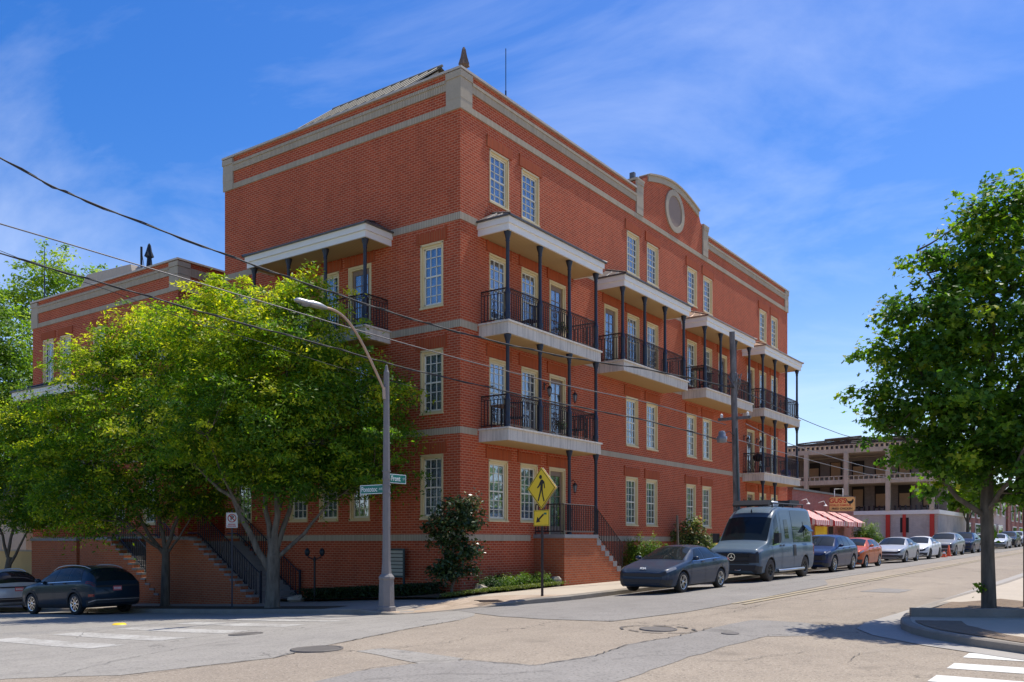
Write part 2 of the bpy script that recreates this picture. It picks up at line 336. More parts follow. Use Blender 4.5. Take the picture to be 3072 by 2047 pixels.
def text_mesh(txt, size, name='lettering', mat='signwhite', extr=.002, bold=0.0, xs=1.0):
    cu = bpy.data.curves.new(name, 'FONT'); cu.body = txt; cu.size = size; cu.extrude = extr; cu.align_x = 'CENTER'; cu.align_y = 'CENTER'; cu.offset = bold
    ob = bpy.data.objects.new(name, cu); me = bpy.data.meshes.new_from_object(ob); bpy.data.objects.remove(ob)
    v = np.zeros(len(me.vertices) * 3); me.vertices.foreach_get('co', v); v = v.reshape(-1, 3)
    w_ = np.stack([v[:, 0] * xs, -v[:, 2], v[:, 1]], 1)      # text faces -y
    me.vertices.foreach_set('co', w_.ravel()); me.materials.clear(); me.materials.append(MT[mat]); me.update(); return me
def ss(t): t = min(1., max(0., t)); return t * t * (3 - 2 * t)

# ------------------------------------------------------------------ terrain heights (n = -y is the distance out from the long facade)
_N = [-80, -40, -20, -10.35, -5, -.9, 2, 4.7, 6.7, 9.6, 13.5, 20, 40, 300]
_B = [-2.55, -1.65, -.90, -.55, -.34, -.16, -.02, .12, .235, .275, .205, .22, .3, .3]
_tn = np.linspace(-80, 80, 1601); _tb = np.interp(_tn, _N, _B); _k = np.ones(13) / 13; _tb2 = np.convolve(np.pad(_tb, 6, 'edge'), _k, 'valid')
_I = [-2.4, -1.55, -.78, -.45, -.25, .0, .20, .255, .3, .3, .3, .3, .3, .3]
_ti = np.convolve(np.pad(np.interp(_tn, _N, _I), 6, 'edge'), _k, 'valid')
def road_z(x, y):
    n = -y; xe = min(x, 110.); s_ = .0125 * ss((n + 3) / 6.)
    dip = .10 * ss((x + 8.3) / 4.) * (1 - ss((n - .8) / 3.2)) + .03 * ss((n + .5) / 2.) * (1 - ss((n - 2.) / 2.5)) * ss((x + 8.3) / 4.)
    return float(np.interp(n, _tn, _tb2)) + s_ * (xe + 4) - dip
def kerb_h(x, y):
    return .02 + .11 * ss((math.hypot(x + 3.9, y + 2.5) - .9) / 1.6)
def walk_z(x, y):
    n = -y
    if n > 11: return road_z(x, -13.4) + .13
    n2 = max(n, 1.) if x > 1 else n
    a = road_z(x, y) + kerb_h(x, y); b = float(np.interp(n2, _tn, _ti)) + .0125 * (min(x, 110) + 4) * (ss((n + 3) / 6.))
    return a + (b - a) * ss((x + 3.9) / 3.2)
def clip_cell(poly, x0, x1, y0, y1):
    for ax, lim, sg in ((0, x0, 1), (0, x1, -1), (1, y0, 1), (1, y1, -1)):
        o = []; m = len(poly)
        for i in range(m):
            p, q = poly[i], poly[(i + 1) % m]; dp, dq = sg * (p[ax] - lim), sg * (q[ax] - lim)
            if dp >= 0: o.append(p)
            if (dp > 0 > dq) or (dp < 0 < dq):
                t = dp / (dp - dq); o.append((p[0] + t * (q[0] - p[0]), p[1] + t * (q[1] - p[1])))
        poly = o
        if len(poly) < 3: return []
    return poly
def sheet(name, poly, zf, mat, cell=.5, off=0., kind='structure', parent=None, xs=None, ys=None):
    X = [p[0] for p in poly]; Y = [p[1] for p in poly]
    if xs is None:
        xs = list(np.arange(math.floor(min(X) / cell) * cell, max(X) + cell, cell)); ys = list(np.arange(math.floor(min(Y) / cell) * cell, max(Y) + cell, cell))
    vid = {}; vs = []; fs = []
    def vv(p):
        k = (round(p[0], 4), round(p[1], 4))
        if k not in vid: vid[k] = len(vs); vs.append((p[0], p[1], zf(p[0], p[1]) + off))
        return vid[k]
    for i in range(len(xs) - 1):
        strip = clip_cell(poly, xs[i], xs[i + 1], -1e5, 1e5)
        if not strip: continue
        for j in range(len(ys) - 1):
            c = clip_cell(strip, -1e5, 1e5, ys[j], ys[j + 1])
            if len(c) >= 3:
                f = []
                for p in c:
                    k = vv(p)
                    if k not in f: f.append(k)
                if len(f) >= 3: fs.append(f)
    mb = MB(); mb.add(vs, fs, 0, True); o = mb.build(name, mat, parent)
    if kind: o['kind'] = kind
    return o

# ------------------------------------------------------------------ ground, roads, pavements
def grid(a, b, st): return list(np.arange(a, b + 1e-6, st))
RX = grid(-60, -20, 4) + grid(-19, 20, 1) + grid(22, 60, 2) + grid(65, 180, 5)
RY = grid(-60, -20, 4) + grid(-19.5, 20, .5) + grid(22, 60, 2)
far = [(-700, -700), (900, -700), (900, 900), (-700, 900)]
GX = [-700, -300, -120] + grid(-60, 180, 10) + [260, 420, 900]; GY = [-700, -300, -120] + grid(-60, 60, 5) + [120, 300, 900]
sheet('ground', far, lambda x, y: road_z(max(-60, min(180, x)), y) - .3, 'terrain', xs=GX, ys=GY)
sheet('road', [(-60, -60), (180, -60), (180, 60), (-60, 60)], road_z, 'road', xs=RX, ys=RY)
KX, KY, KR = -1.0, -1.4, 3.3
def arc(cx, cy, r, a0, a1, n): return [(cx + r * math.cos(R_(a0 + (a1 - a0) * i / n)), cy + r * math.sin(R_(a0 + (a1 - a0) * i / n))) for i in range(n + 1)]
kw = [(-4.3, y) for y in (60, 50, 40, 32, 26, 20, 16, 13, 10, 8, 6, 4, 2.5, 1, 0)] + arc(KX, KY, KR, 180, 270, 18) + [(x, -4.7) for x in (0, 1.5, 3, 5, 7, 10, 14, 18, 24, 30, 40, 50, 60, 75, 90, 110, 140, 180)]
ke = [(180, -13.4), (140, -13.4), (110, -13.4), (80, -13.4), (50, -13.4), (30, -13.4), (15, -13.4), (8, -13.35), (4, -13.2), (1, -13.1), (-1.5, -13.08), (-3.2, -13.15), (-4.3, -13.3), (-5.1, -13.5), (-5.7, -13.78), (-6.3, -14.2), (-6.9, -14.8), (-7.5, -15.6), (-8.0, -16.4), (-8.5, -17.6), (-8.6, -20), (-8.6, -30), (-8.6, -60)]
def inset(line, d):
    out = []
    for i, p in enumerate(line):
        a = Vector(line[max(0, i - 1)]); b = Vector(line[min(len(line) - 1, i + 1)]); t = (b - a).normalized(); out.append((p[0] - t.y * d, p[1] + t.x * d))
    return out
kwi = inset(kw, .16); kei = inset(ke, -.16) if False else inset(ke, .16)
# orientation check: the inside of the west block lies at larger x, the inside of the east island at smaller y
if kwi[3][0] < kw[3][0]: kwi = inset(kw, -.16)
if kei[3][1] > ke[3][1]: kei = inset(ke, -.16)
def kerb(name, line, inner, zf):
    mb = MB(); n = len(line); vs = []; rnd = random.Random(3)
    for p, q in zip(line, inner):
        z = zf(*q); zb = road_z(*p) - .1; jx = rnd.uniform(-.012, .012)
        vs += [(p[0] + jx, p[1] + jx, zb), (p[0] + jx, p[1] + jx, z - .02), (p[0] + (q[0] - p[0]) * .18, p[1] + (q[1] - p[1]) * .18, z + .003), (q[0], q[1], z + .003), (q[0], q[1], z - .1)]
    mb.add(vs, [(i * 5 + k, (i + 1) * 5 + k, (i + 1) * 5 + k + 1, i * 5 + k + 1) for i in range(n - 1) for k in range(4)], 0, False)
    o = mb.build(name, 'kerb'); o['kind'] = 'structure'; return o
def dens(line, st=.5, lim=30):
    o = []
    for a, b in zip(line[:-1], line[1:]):
        d = math.hypot(b[0] - a[0], b[1] - a[1]); k = max(1, int(d / (st if abs(a[0]) < lim and abs(a[1]) < lim else 5)))
        o += [(a[0] + (b[0] - a[0]) * i / k, a[1] + (b[1] - a[1]) * i / k) for i in range(k)]
    return o + [line[-1]]
def kerb_auto(name, line, side, zf):
    l = dens(line); i = inset(l, .16 * side); return kerb(name, l, i, zf), i
def side_of(line, inner):
    return 1 if abs(inset(line, .16)[3][0] - inner[3][0]) + abs(inset(line, .16)[3][1] - inner[3][1]) < 1e-6 else -1
_, kwd = kerb_auto('kerb', kw, side_of(kw, kwi), walk_z)
_, ked = kerb_auto('kerb', ke, side_of(ke, kei), walk_z)
SX = grid(-10, 20, .5) + grid(22, 60, 2) + grid(65, 185, 5); SY = grid(-60, -20, 4) + grid(-19.5, 12, .5) + grid(13, 61, 2)
sheet('pavement', kwd + [(180, 3), (3, 3), (3, 60)], walk_z, 'sidewalk_grey', xs=SX, ys=SY)
sheet('pavement', ked + [(180, -60)], walk_z, 'sidewalk', xs=SX, ys=SY)
# sunlit tan concrete walk beside the long facade and tan scored pavers at the kerb ramp
sheet('footpath', [(-1.1, -4.50), (120, -4.50), (120, -1.3), (5, -1.25), (-.2, -1.9), (-1.6, -1.9)], walk_z, 'sidewalk', .5, .006)
def pave_mat():
    m = NM('scored_ramp_paving'); b = m.n('ShaderNodeTexBrick'); m.l(m.coord(), b.inputs['Vector'])
    mpn = b.inputs['Vector'].links[0].from_node; mpn.inputs['Rotation'].default_value = (0, 0, R_(22))
    b.inputs['Scale'].default_value = 1; b.inputs['Brick Width'].default_value = .62; b.inputs['Row Height'].default_value = .31; b.inputs['Mortar Size'].default_value = .006; b.offset = 0
    b.inputs['Color1'].default_value = (.47, .36, .26, 1); b.inputs['Color2'].default_value = (.42, .325, .235, 1); b.inputs['Mortar'].default_value = (.2, .15, .11, 1)
    n = m.noise(2, 5); m.base(m.mix(b.outputs['Color'], (.7, .66, .6), m.ramp(n, (.4, 0.), (.7, .8)), 'MULTIPLY')); m.rough(.85); return m.m
MT['ramp'] = pave_mat()
sheet('footpath', [(-4.1, -.9)] + arc(KX, KY, KR - .18, 187, 268, 14) + [(-1.1, -4.5), (-1.6, -1.9), (-2.6, -1.2)], walk_z, 'ramp', .25, .006)
# asphalt patches
sheet('side_street_asphalt', [(-60, 40), (-60, -5.5), (-18, -5.8), (-15.9, -5.9), (-15.2, -7.1), (-13.2, -7.5), (-12.2, -7.1), (-11.1, -6.85), (-9.2, -6.3), (-7.5, -6.0), (-6.4, -5.5), (-5.6, -4.9), (-4.6, -3.6), (-4.25, -2.2), (-4.25, 40)], road_z, 'road_side', .5, .004, xs=RX, ys=RY)
sheet('parking_lane_asphalt', [(-5.7, -5.0), (-6.7, -6.4), (-7.0, -7.5), (-6.9, -9.0), (-4.5, -9.35), (-2.0, -9.35), (2.0, -9.2), (6., -9.05), (6.6, -8.9), (9, -8.1), (130, -7.9), (130, -4.75), (-1.0, -4.75), (-3.2, -4.0), (-4.2, -3.0), (-4.6, -3.6)], road_z, 'road_grey', .5, .008, xs=RX, ys=RY)
def jag(pts, amp=.05, st=.25, seed=1, closed=True):
    rnd = random.Random(seed); o = []
    P2 = pts + [pts[0]] if closed else pts
    for a, b in zip(P2[:-1], P2[1:]):
        k = max(1, int(math.hypot(b[0] - a[0], b[1] - a[1]) / st))
        for i in range(k): o.append((a[0] + (b[0] - a[0]) * i / k + rnd.uniform(-amp, amp), a[1] + (b[1] - a[1]) * i / k + rnd.uniform(-amp, amp)))
    if not closed: o.append(pts[-1])
    return o
p2 = [(-17, -10.4), (-14.6, -9.55), (-13.59, -9.36), (-12.62, -9.55), (-12.19, -9.82), (-12.02, -10.82), (-10.93, -10.96), (-9.59, -10.8), (-8.19, -10.93), (-6.81, -10.88), (-5.12, -10.96), (-5.03, -11.84), (-5.41, -12.46), (-6.9, -12.52), (-7.39, -12.04), (-8.23, -11.99), (-10.45, -11.98), (-11.77, -12.11), (-12.6, -12.15), (-15, -12.6), (-17, -12.6)]
sheet('asphalt_patch', jag(p2, .035, .3, 2), road_z, 'road_grey', .5, .005)
sheet('asphalt_patch', jag([(-12.21, -7.97), (-11.79, -8.06), (-11.9, -8.9), (-12.11, -9.75), (-12.47, -9.85), (-12.75, -9.57)], .03, .3, 3), road_z, 'road_side', .5, .005)
sheet('asphalt_patch', jag([(3.6, -10.6), (5.4, -10.7), (5.3, -11.6), (3.8, -11.5)], .05, .3, 9), road_z, 'road_grey', .5, .005)
sheet('gutter', [(x, y) for x, y in ke if -9 < x < 30 and y > -22][::1] + [(-9.2, -22), (-9.0, -17), (-8.1, -15.6), (-7.1, -14.2), (-6.2, -13.3), (-5.4, -12.85), (-4.3, -12.72), (-2.2, -12.78), (4, -12.85), (30, -12.9)][::1], road_z, 'gutter', .5, .009)
def strip(name, pts, wd, mat, off=.012, amp=.03, seed=1, parent=None):
    """thin irregular strip lying on the road: a crack, a tar seam"""
    P = jag(pts, amp, .12, seed, False); rnd = random.Random(seed + 9); mb = MB(); vs = []
    for i, p in enumerate(P):
        a = P[max(0, i - 1)]; b = P[min(len(P) - 1, i + 1)]; t = Vector((b[0] - a[0], b[1] - a[1])); t = t.normalized() if t.length else Vector((1, 0)); h = wd * rnd.uniform(.3, 1.)
        for s_ in (-1, 1):
            x, y = p[0] - t.y * h * s_, p[1] + t.x * h * s_; vs.append((x, y, road_z(x, y) + off))
    mb.add(vs, [(2 * i, 2 * i + 1, 2 * i + 3, 2 * i + 2) for i in range(len(P) - 1)]); o = mb.build(name, mat); o['kind'] = 'structure'; return o
cracks = [([(-15.4, -7.2), (-13.3, -7.5), (-11.1, -6.85), (-9.2, -6.35), (-7.5, -6.0)], .022), ([(-12.2, -9.8), (-12.05, -10.8), (-10.9, -10.97), (-9.6, -10.8), (-8.2, -10.93), (-6.8, -10.88)], .022), ([(-13.6, -9.35), (-12.6, -9.5), (-12.2, -9.8)], .018),
          ([(-14, -9.9), (-13.2, -10.3), (-12.8, -10.9), (-12.2, -11.2)], .012), ([(-11.9, -8.1), (-11, -8.5), (-10.2, -8.3)], .012), ([(-10.4, -12.1), (-10.2, -12.6), (-9.4, -12.8), (-8.7, -13.1)], .012), ([(-9.4, -13.8), (-8.5, -13.7), (-7.9, -14.1)], .010),
          ([(-15.6, -6.4), (-14.2, -5.4), (-12.8, -4.7), (-10.6, -4.2)], .013), ([(-15.8, -3.5), (-14, -3.3), (-12.4, -2.5), (-11, -2.9)], .011), ([(-12, -.4), (-11.2, .8), (-9, 1.6)], .010),
          ([(-6.5, -9.8), (-4, -10.1), (-1, -9.9), (3, -10.2), (8, -10.0)], .012), ([(-9.3, -7.4), (-8.4, -8.6), (-8.2, -9.6)], .009), ([(2, -7.6), (6, -7.8), (12, -7.7), (20, -7.9)], .013), ([(-11.3, -11.2), (-10.4, -11.5), (-10.1, -11.9)], .01)]
for i, (c, wd) in enumerate(cracks): strip('road_crack', c, wd * .62, 'tar', .014, .035, i)
# markings
def bar(name, x0, x1, y0, y1, mat, off=.008, skew=0.):
    return sheet(name, [(x0, y0), (x1, y0), (x1 + skew, y1), (x0 + skew, y1)], road_z, mat, .5, off)
for x in (-7.45, -8.75, -10.15, -11.5, -12.75): bar('crosswalk_marking', x - .30, x + .30, -2.75, .95, 'paint_worn')
bar('crosswalk_marking', -6.5, -5.95, -2.6, 1.0, 'paint_worn')
for x in (-7.92, -9.03, -10.16, -11.3, -12.4): bar('crosswalk_marking', x - .26, x + .26, -18.4, -14.9, 'paint', .005)
for y in (-9.36, -9.6): bar('centre_line', -2.1, 120, y - .055, y + .055, 'yellow_worn', .013)

# ------------------------------------------------------------------ garden bed, planter, island dirt
def bed_z(x, y): return walk_z(x, y) + .02 + .1 * ss(-x / 1.2 + .2) * 0 + .06
bedA = [(-2.1, -.9), (-1.2, -1.6), (0, -1.75), (1.5, -1.5), (3.9, -1.1), (3.9, .3), (.3, .3), (.3, 9.2), (-.9, 9.2), (-1.2, 7), (-1.3, 3), (-1.8, .5)]
sheet('garden_bed', jag(bedA, .03, .4, 4), bed_z, 'soil', .4)
sheet('garden_bed', jag([(8, -1.2), (29, -1.2), (29, .3), (8, .3)], .02, .6, 5), lambda x, y: walk_z(x, y) + .05, 'soil', .5)
sheet('planting_strip', jag([(-4.12, 1.5), (-3.1, 1.5), (-3.1, 12.5), (-4.12, 12.5)], .03, .4, 6), walk_z, 'soil', .4, .012)
sheet('island_dirt', jag([(-4.75, -13.62), (-4.5, -14.3), (-5.2, -14.5), (-6.35, -15.2), (-7.4, -16.2), (-8.2, -17.4), (-8.05, -16.8), (-7.35, -15.6), (-6.75, -14.9), (-6.15, -14.3), (-5.6, -13.95), (-5.1, -13.72)], .02, .3, 7), walk_z, 'dirt', .4, .012)
mb = MB()
pl = [(-4.0, -13.42), (-3.55, -14.5), (-3.0, -15.8), (-2.6, -17.0)]
for (a, b) in zip(pl[:-1], pl[1:]):
    d = (Vector(b) - Vector(a)).normalized(); nn = Vector((-d.y, d.x)) * .15
    if nn.x < 0: nn = -nn
    zz = walk_z(*a); mb.prism([(a[0], a[1], zz - .05), (b[0], b[1], zz - .05), (b[0] + nn.x, b[1] + nn.y, zz - .05), (a[0] + nn.x, a[1] + nn.y, zz - .05)], (0, 0, .20))
a = (-4.0, -13.42); zz = walk_z(*a); mb.prism([(-4., -13.42, zz - .05), (-1.2, -13.5, zz - .05), (-1.2, -13.62, zz - .05), (-3.9, -13.6, zz - .05)], (0, 0, .17))
o = mb.build('planter_kerb', 'kerb'); o['kind'] = 'structure'
sheet('planter_soil', [(-3.75, -13.62), (-1.3, -13.62), (-.6, -14.4), (-.9, -15.6), (-1.6, -16.6), (-2.5, -16.8), (-3.0, -15.6), (-3.45, -14.5)], lambda x, y: walk_z(x, y) + .09 + .05 * math.sin(x * 3) * math.sin(y * 2.3), 'dirt', .3)

# ------------------------------------------------------------------ building modules (local frame: u along the wall, outward is -y)
def window_proto(name, w_, h_, rows, cols, back='blind', sill=True, casing='cream'):
    """> sash, pane, blind ; origin at the opening's lower centre, wall face at y=0"""
    a = w_ / 2; c = .085; mb = MB(); y0, y1 = .035, .13
    mb.box(-a, -a + c, y0, y1, 0, h_); mb.box(a - c, a, y0, y1, 0, h_); mb.box(-a + c, a - c, y0, y1, h_ - c * 1.25, h_); mb.box(-a + c, a - c, y0 - .01, y1, 0, .06)
    mb.box(-a - .02, -a + .03, -.012, y0, -.02, h_ + .0); mb.box(a - .03, a + .02, -.012, y0, -.02, h_); mb.box(-a - .02, a + .02, -.012, y0, h_ - .035, h_ + .025)
    if sill: mb.box(-a - .04, a + .04, -.045, y0 - .01, -.05, .0)
    me_f = mb.mesh(name, casing)
    mb = MB(); i0, i1, j0, j1 = -a + c, a - c, .06, h_ - c * 1.25; r = .038; ys, yb = .07, .11; mid = (j0 + j1) / 2
    for (xa, xb, za, zb) in ((i0, i0 + r, j0, j1), (i1 - r, i1, j0, j1), (i0, i1, j0, j0 + r * 1.4), (i0, i1, j1 - r, j1), (i0, i1, mid - r * .6, mid + r * .6)): mb.box(xa, xb, ys, yb, za, zb)
    for k in range(1, cols): x = i0 + (i1 - i0) * k / cols; mb.box(x - .011, x + .011, ys + .008, yb - .01, j0, j1)
    for half in (0, 1):
        b0, b1 = (j0, mid) if half == 0 else (mid, j1)
        for k in range(1, rows // 2): z = b0 + (b1 - b0) * k / (rows // 2); mb.box(i0, i1, ys + .008, yb - .01, z - .011, z + .011)
    me_s = mb.mesh('sash', 'sash' if casing == 'cream' else 'signblack')
    mb = MB(); mb.box(i0 + .005, i1 - .005, .094, .098, j0 + .005, j1 - .005); me_p = mb.mesh('pane', 'glass')
    mb = MB(); mb.box(i0 - .03, i1 + .03, .17, .175, -.0, h_); me_b = mb.mesh('blind', back)
    return (name, me_f, [('sash', me_s), ('pane', me_p), ('blind', me_b)])
def door_proto(w_, h_):
    a = w_ / 2; c = .10; mb = MB()
    mb.box(-a, -a + c, .02, .13, 0, h_); mb.box(a - c, a, .02, .13, 0, h_); mb.box(-a, a, .015, .13, h_ - c, h_); mb.box(-a - .02, a + .02, -.012, .02, h_ - .05, h_ + .03); mb.box(-a - .02, -a + .03, -.012, .02, 0, h_ - .05); mb.box(a - .03, a + .02, -.012, .02, 0, h_ - .05)
    f = mb.mesh('door', 'cream'); mb = MB(); i0, i1, s_ = -a + c, a - c, .11
    gz0, gz1 = .30, h_ - c - .16; g0, g1 = i0 + s_, i1 - s_
    for (xa, xb, za, zb) in ((i0, g0, 0, h_ - c), (g1, i1, 0, h_ - c), (g0, g1, 0, gz0), (g0, g1, gz1, h_ - c)): mb.box(xa, xb, .075, .115, za, zb)
    lf = mb.mesh('door_leaf', 'doorwood'); mb = MB()
    mb.box(-.012, .012, .08, .1, gz0, gz1)
    for k in range(1, 5): z = gz0 + (gz1 - gz0) * k / 5; mb.box(g0, g1, .08, .1, z - .012, z + .012)
    mu = mb.mesh('glazing_bars', 'doorwood'); mb = MB(); mb.box(g0, g1, .094, .098, gz0, gz1); gl = mb.mesh('pane', 'glass')
    mb = MB(); mb.box(g0 - .02, g1 + .02, .15, .155, gz0 - .02, gz1 + .02); bl = mb.mesh('blind', 'curtain')
    mb = MB(); mb.lathe([(.0, -.03), (.028, -.02), (.028, .0), (.012, .01), (.012, .03)], (g0 - .05, .05, 1.0), 8, 'Y'); kn = mb.mesh('handle', 'chrome')
    return ('door', f, [('door_leaf', lf), ('glazing_bars', mu), ('pane', gl), ('blind', bl), ('handle', kn)])
WP = {
 'top': window_proto('window', 1.0, 1.62, 6, 3, 'curtain'), 'tall': window_proto('window', .98, 2.05, 6, 3, 'curtain', False),
 'mid': window_proto('window', .98, 1.90, 6, 3, 'curtain'), 'low': window_proto('window', .98, 1.88, 6, 3, 'blind'),
 'side': window_proto('window', .87, 1.93, 6, 3, 'curtain'), 'door': door_proto(1.0, 2.3),
}
WSZ = {'top': (1.0, 1.62), 'tall': (.98, 2.05), 'mid': (.98, 1.90), 'low': (.98, 1.88), 'side': (.87, 1.93), 'door': (1.0, 2.3)}
def place(proto, parent, loc, rz=0.):
    nm, me, ch = proto; o = link(nm, me, parent, loc, rz)
    for n_, m_ in ch: link(n_, m_, o)
    return o
def wall_sheet(mb, P, u0, u1, z0, z1, holes, depth=.2, mi=0):
    """P(u, out, z) -> point; rectangular holes (u0,u1,z0,z1) with brick reveals"""
    us = sorted({u0, u1, *[h[0] for h in holes], *[h[1] for h in holes]}); zs = sorted({z0, z1, *[h[2] for h in holes], *[h[3] for h in holes]})
    us = [u for u in us if u0 <= u <= u1]; zs = [z for z in zs if z0 <= z <= z1]
    for i in range(len(us) - 1):
        for j in range(len(zs) - 1):
            cu, cz = (us[i] + us[i + 1]) / 2, (zs[j] + zs[j + 1]) / 2
            if any(h[0] < cu < h[1] and h[2] < cz < h[3] for h in holes): continue
            mb.quad(P(us[i], 0, zs[j]), P(us[i + 1], 0, zs[j]), P(us[i + 1], 0, zs[j + 1]), P(us[i], 0, zs[j + 1]), mi)
    for (a, b, c, d) in holes:
        mb.quad(P(a, 0, c), P(a, -depth, c), P(a, -depth, d), P(a, 0, d), mi); mb.quad(P(b, 0, c), P(b, -depth, c), P(b, -depth, d), P(b, 0, d), mi)
        mb.quad(P(a, 0, c), P(b, 0, c), P(b, -depth, c), P(a, -depth, c), mi); mb.quad(P(a, 0, d), P(b, 0, d), P(b, -depth, d), P(a, -depth, d), mi)
        mb.quad(P(a, -depth, c), P(b, -depth, c), P(b, -depth, d), P(a, -depth, d), 2)
PA = lambda u, o, z: (u, -o, z)
PB = lambda u, o, z: (-o, u, z)
def pbox(mb, P, u0, u1, o0, o1, z0, z1, mi=0):
    a = P(u0, o0, z0); b = P(u1, o1, z1); mb.box(min(a[0], b[0]), max(a[0], b[0]), min(a[1], b[1]), max(a[1], b[1]), z0, z1, mi)

def railing_mesh(w_, d_, h_=1.0, step=.115, sides=(True, True), front=True):
    """wrought iron balcony railing, origin at the wall in the middle of the balcony, floor level"""
    mb = MB(); a = w_ / 2; t = .011
    def run(p, q):
        p = Vector(p); q = Vector(q); L_ = (q - p).length; n = max(2, int(L_ / step)); d = (q - p).normalized()
        for z, r in ((h_, .024), (h_ - .13, .012), (.09, .014)): mb.tube([p + Vector((0, 0, z)), q + Vector((0, 0, z))], r, 4, smooth=False)
        for k in range(n + 1):
            b = p + (q - p) * k / n; mb.box(b.x - t, b.x + t, b.y - t, b.y + t, .09 if k % n else 0., h_ - .13 if k % n else h_)
            if k < n:
                c = p + (q - p) * (k + .5) / n
                e = d * (L_ / n * .5); zz = h_ - .065
                for s_ in (-1, 1): mb.tube([c - e + Vector((0, 0, zz + .05 * s_)), c + Vector((0, 0, zz - .03 * s_)), c + e + Vector((0, 0, zz + .05 * s_))], .007, 3, caps=False)
        for kk in range(1, max(2, int(L_ / 1.8)) + (0 if L_ > 3 else 0)):          # scrolled centre pieces
            c = p + (q - p) * kk / max(2, int(L_ / 1.8))
            for j in range(3):
                z = .25 + j * .22; mb.tube([c + d * (.07 * math.cos(x_)) + Vector((0, 0, z + .09 * math.sin(x_))) for x_ in [i * math.pi / 5 for i in range(11)]], .009, 3, caps=False)
    if front: run((-a, -d_, 0), (a, -d_, 0))
    if sides[0]: run((-a, 0, 0), (-a, -d_, 0))
    if sides[1]: run((a, 0, 0), (a, -d_, 0))
    return mb.mesh('railing', 'rust')
def column_mesh(h_):
    mb = MB()
    prof = [(.085, 0), (.09, .05), (.075, .08), (.09, .13), (.095, .22), (.075, .3), (.085, .33), (.075, .36), (.082, .5), (.085, .8), (.095, .84), (.075, .88), (.07, .92), (.058, 1.0), (.055, h_ - .32), (.07, h_ - .29), (.058, h_ - .26), (.07, h_ - .2), (.105, h_ - .08), (.115, h_ - .03), (.115, h_)]
    if h_ < 1.4: prof = [(.085, 0), (.085, h_)]
    mb.lathe(prof, n=12); return mb.mesh('column', 'iron')
def slab_meshes(w_, d_):
    a = w_ / 2; mb = MB(); mb.box(-a, a, -d_, 0, -.40, -.055); mb.box(-a - .05, a + .05, -d_ - .05, 0, -.055, 0.); s = mb.mesh('balcony', 'slab')
    mb = MB(); mb.box(-a + .07, a - .07, -d_ + .07, -.003, -.415, -.401); return s, mb.mesh('soffit', 'soffit')
def canopy_meshes(w_, d_, roofmat):
    a = w_ / 2; mb = MB(); e = .0
    mb.box(-a, a, -d_, -d_ + .06, 0, .20); mb.box(-a, -a + .06, -d_ + .06, 0, 0, .20); mb.box(a - .06, a, -d_ + .06, 0, 0, .20)
    mb.box(-a - .05, a + .05, -d_ - .05, -d_ + .06, .20, .40); mb.box(-a - .05, -a + .06, -d_ + .06, 0, .20, .40); mb.box(a - .06, a + .05, -d_ + .06, 0, .20, .40)
    fa = mb.mesh('canopy', 'white')
    mb = MB(); mb.box(-a + .06, a - .06, -d_ + .06, 0, .02, .05); so_ = mb.mesh('soffit', 'soffit')
    mb = MB(); b = a + .12; f_ = -d_ - .12; z0, z1 = .42, .93; ins = .75
    for (p, q, r, s_) in (((-b, f_), (b, f_), (a - ins, 0), (-a + ins, 0)),):
        mb.quad((p[0], p[1], z0), (q[0], q[1], z0), (r[0], 0, z1), (s_[0], 0, z1))
    mb.add([(-b, f_, z0), (-b, 0, z0), (-a + ins, 0, z1)], [(0, 1, 2)]); mb.add([(b, f_, z0), (b, 0, z0), (a - ins, 0, z1)], [(0, 2, 1)])
    mb.box(-b, b, f_, f_ + .04, z0 - .03, z0 + .012); mb.box(-b, -b + .04, f_, 0, z0 - .03, z0 + .012); mb.box(b - .04, b, f_, 0, z0 - .03, z0 + .012); mb.box(-b, b, f_, 0, z0 - .035, z0 - .02)
    n = int(2 * b / .42)
    for k in range(n + 1):                                    # standing seams
        x = -b + 2 * b * k / n; xt = x; t_ = 1.
        if x < -a + ins: t_ = (x + b) / (b - a + ins)
        if x > a - ins: t_ = (b - x) / (b - a + ins)
        if t_ > .05: mb.tube([(x, f_, z0 + .01), (x, f_ * (1 - t_), z0 + (z1 - z0) * t_ + .015)], .014, 3, smooth=False)
    for s_ in (-1, 1): mb.tube([(s_ * b, f_, z0 + .015), (s_ * (a - ins), 0, z1 + .02)], .03, 4, smooth=False)
    for s_ in (-1, 1):
        for k in (1, 2): y = f_ * k / 3; t_ = 1 - k / 3 * 1.; mb.tube([(s_ * b, y, z0 + .01), (s_ * (b - (b - a + ins) * t_), y * 1., z0 + (z1 - z0) * t_ + .015)], .014, 3, smooth=False)
    return fa, so_, mb.mesh('canopy_roof', roofmat)
BW, BD = 5.55, 1.12
SL, SF = slab_meshes(BW, BD); RAIL = railing_mesh(BW - .24, BD - .12); CAN = {m: canopy_meshes(BW + .1, BD + .05, m) for m in ('metalroof', 'copperroof')}
COLM = {h: column_mesh(h) for h in (2.68, 2.70, 2.90)}
def balcony(parent, loc, rz, cols_below=(), hb=2.70):
    s = link('balcony', SL, parent, loc, rz); link('soffit', SF, s); link('railing', RAIL, s)
    for k in cols_below: link('column', COLM[hb], s, (-BW / 2 + .13 + (BW - .26) * k / 3, -BD + .12, -.415 - hb))
    return s
def canopy(parent, loc, rz, roof='metalroof', cols=(0, 1, 2, 3), h_=2.70):
    c = link('canopy', CAN[roof][0], parent, loc, rz); link('soffit', CAN[roof][1], c); link('canopy_roof', CAN[roof][2], c)
    for k in cols: link('column', COLM[h_], c, (-BW / 2 + .13 + (BW - .26) * k / 3, -BD + .12, .02 - h_))
    return c
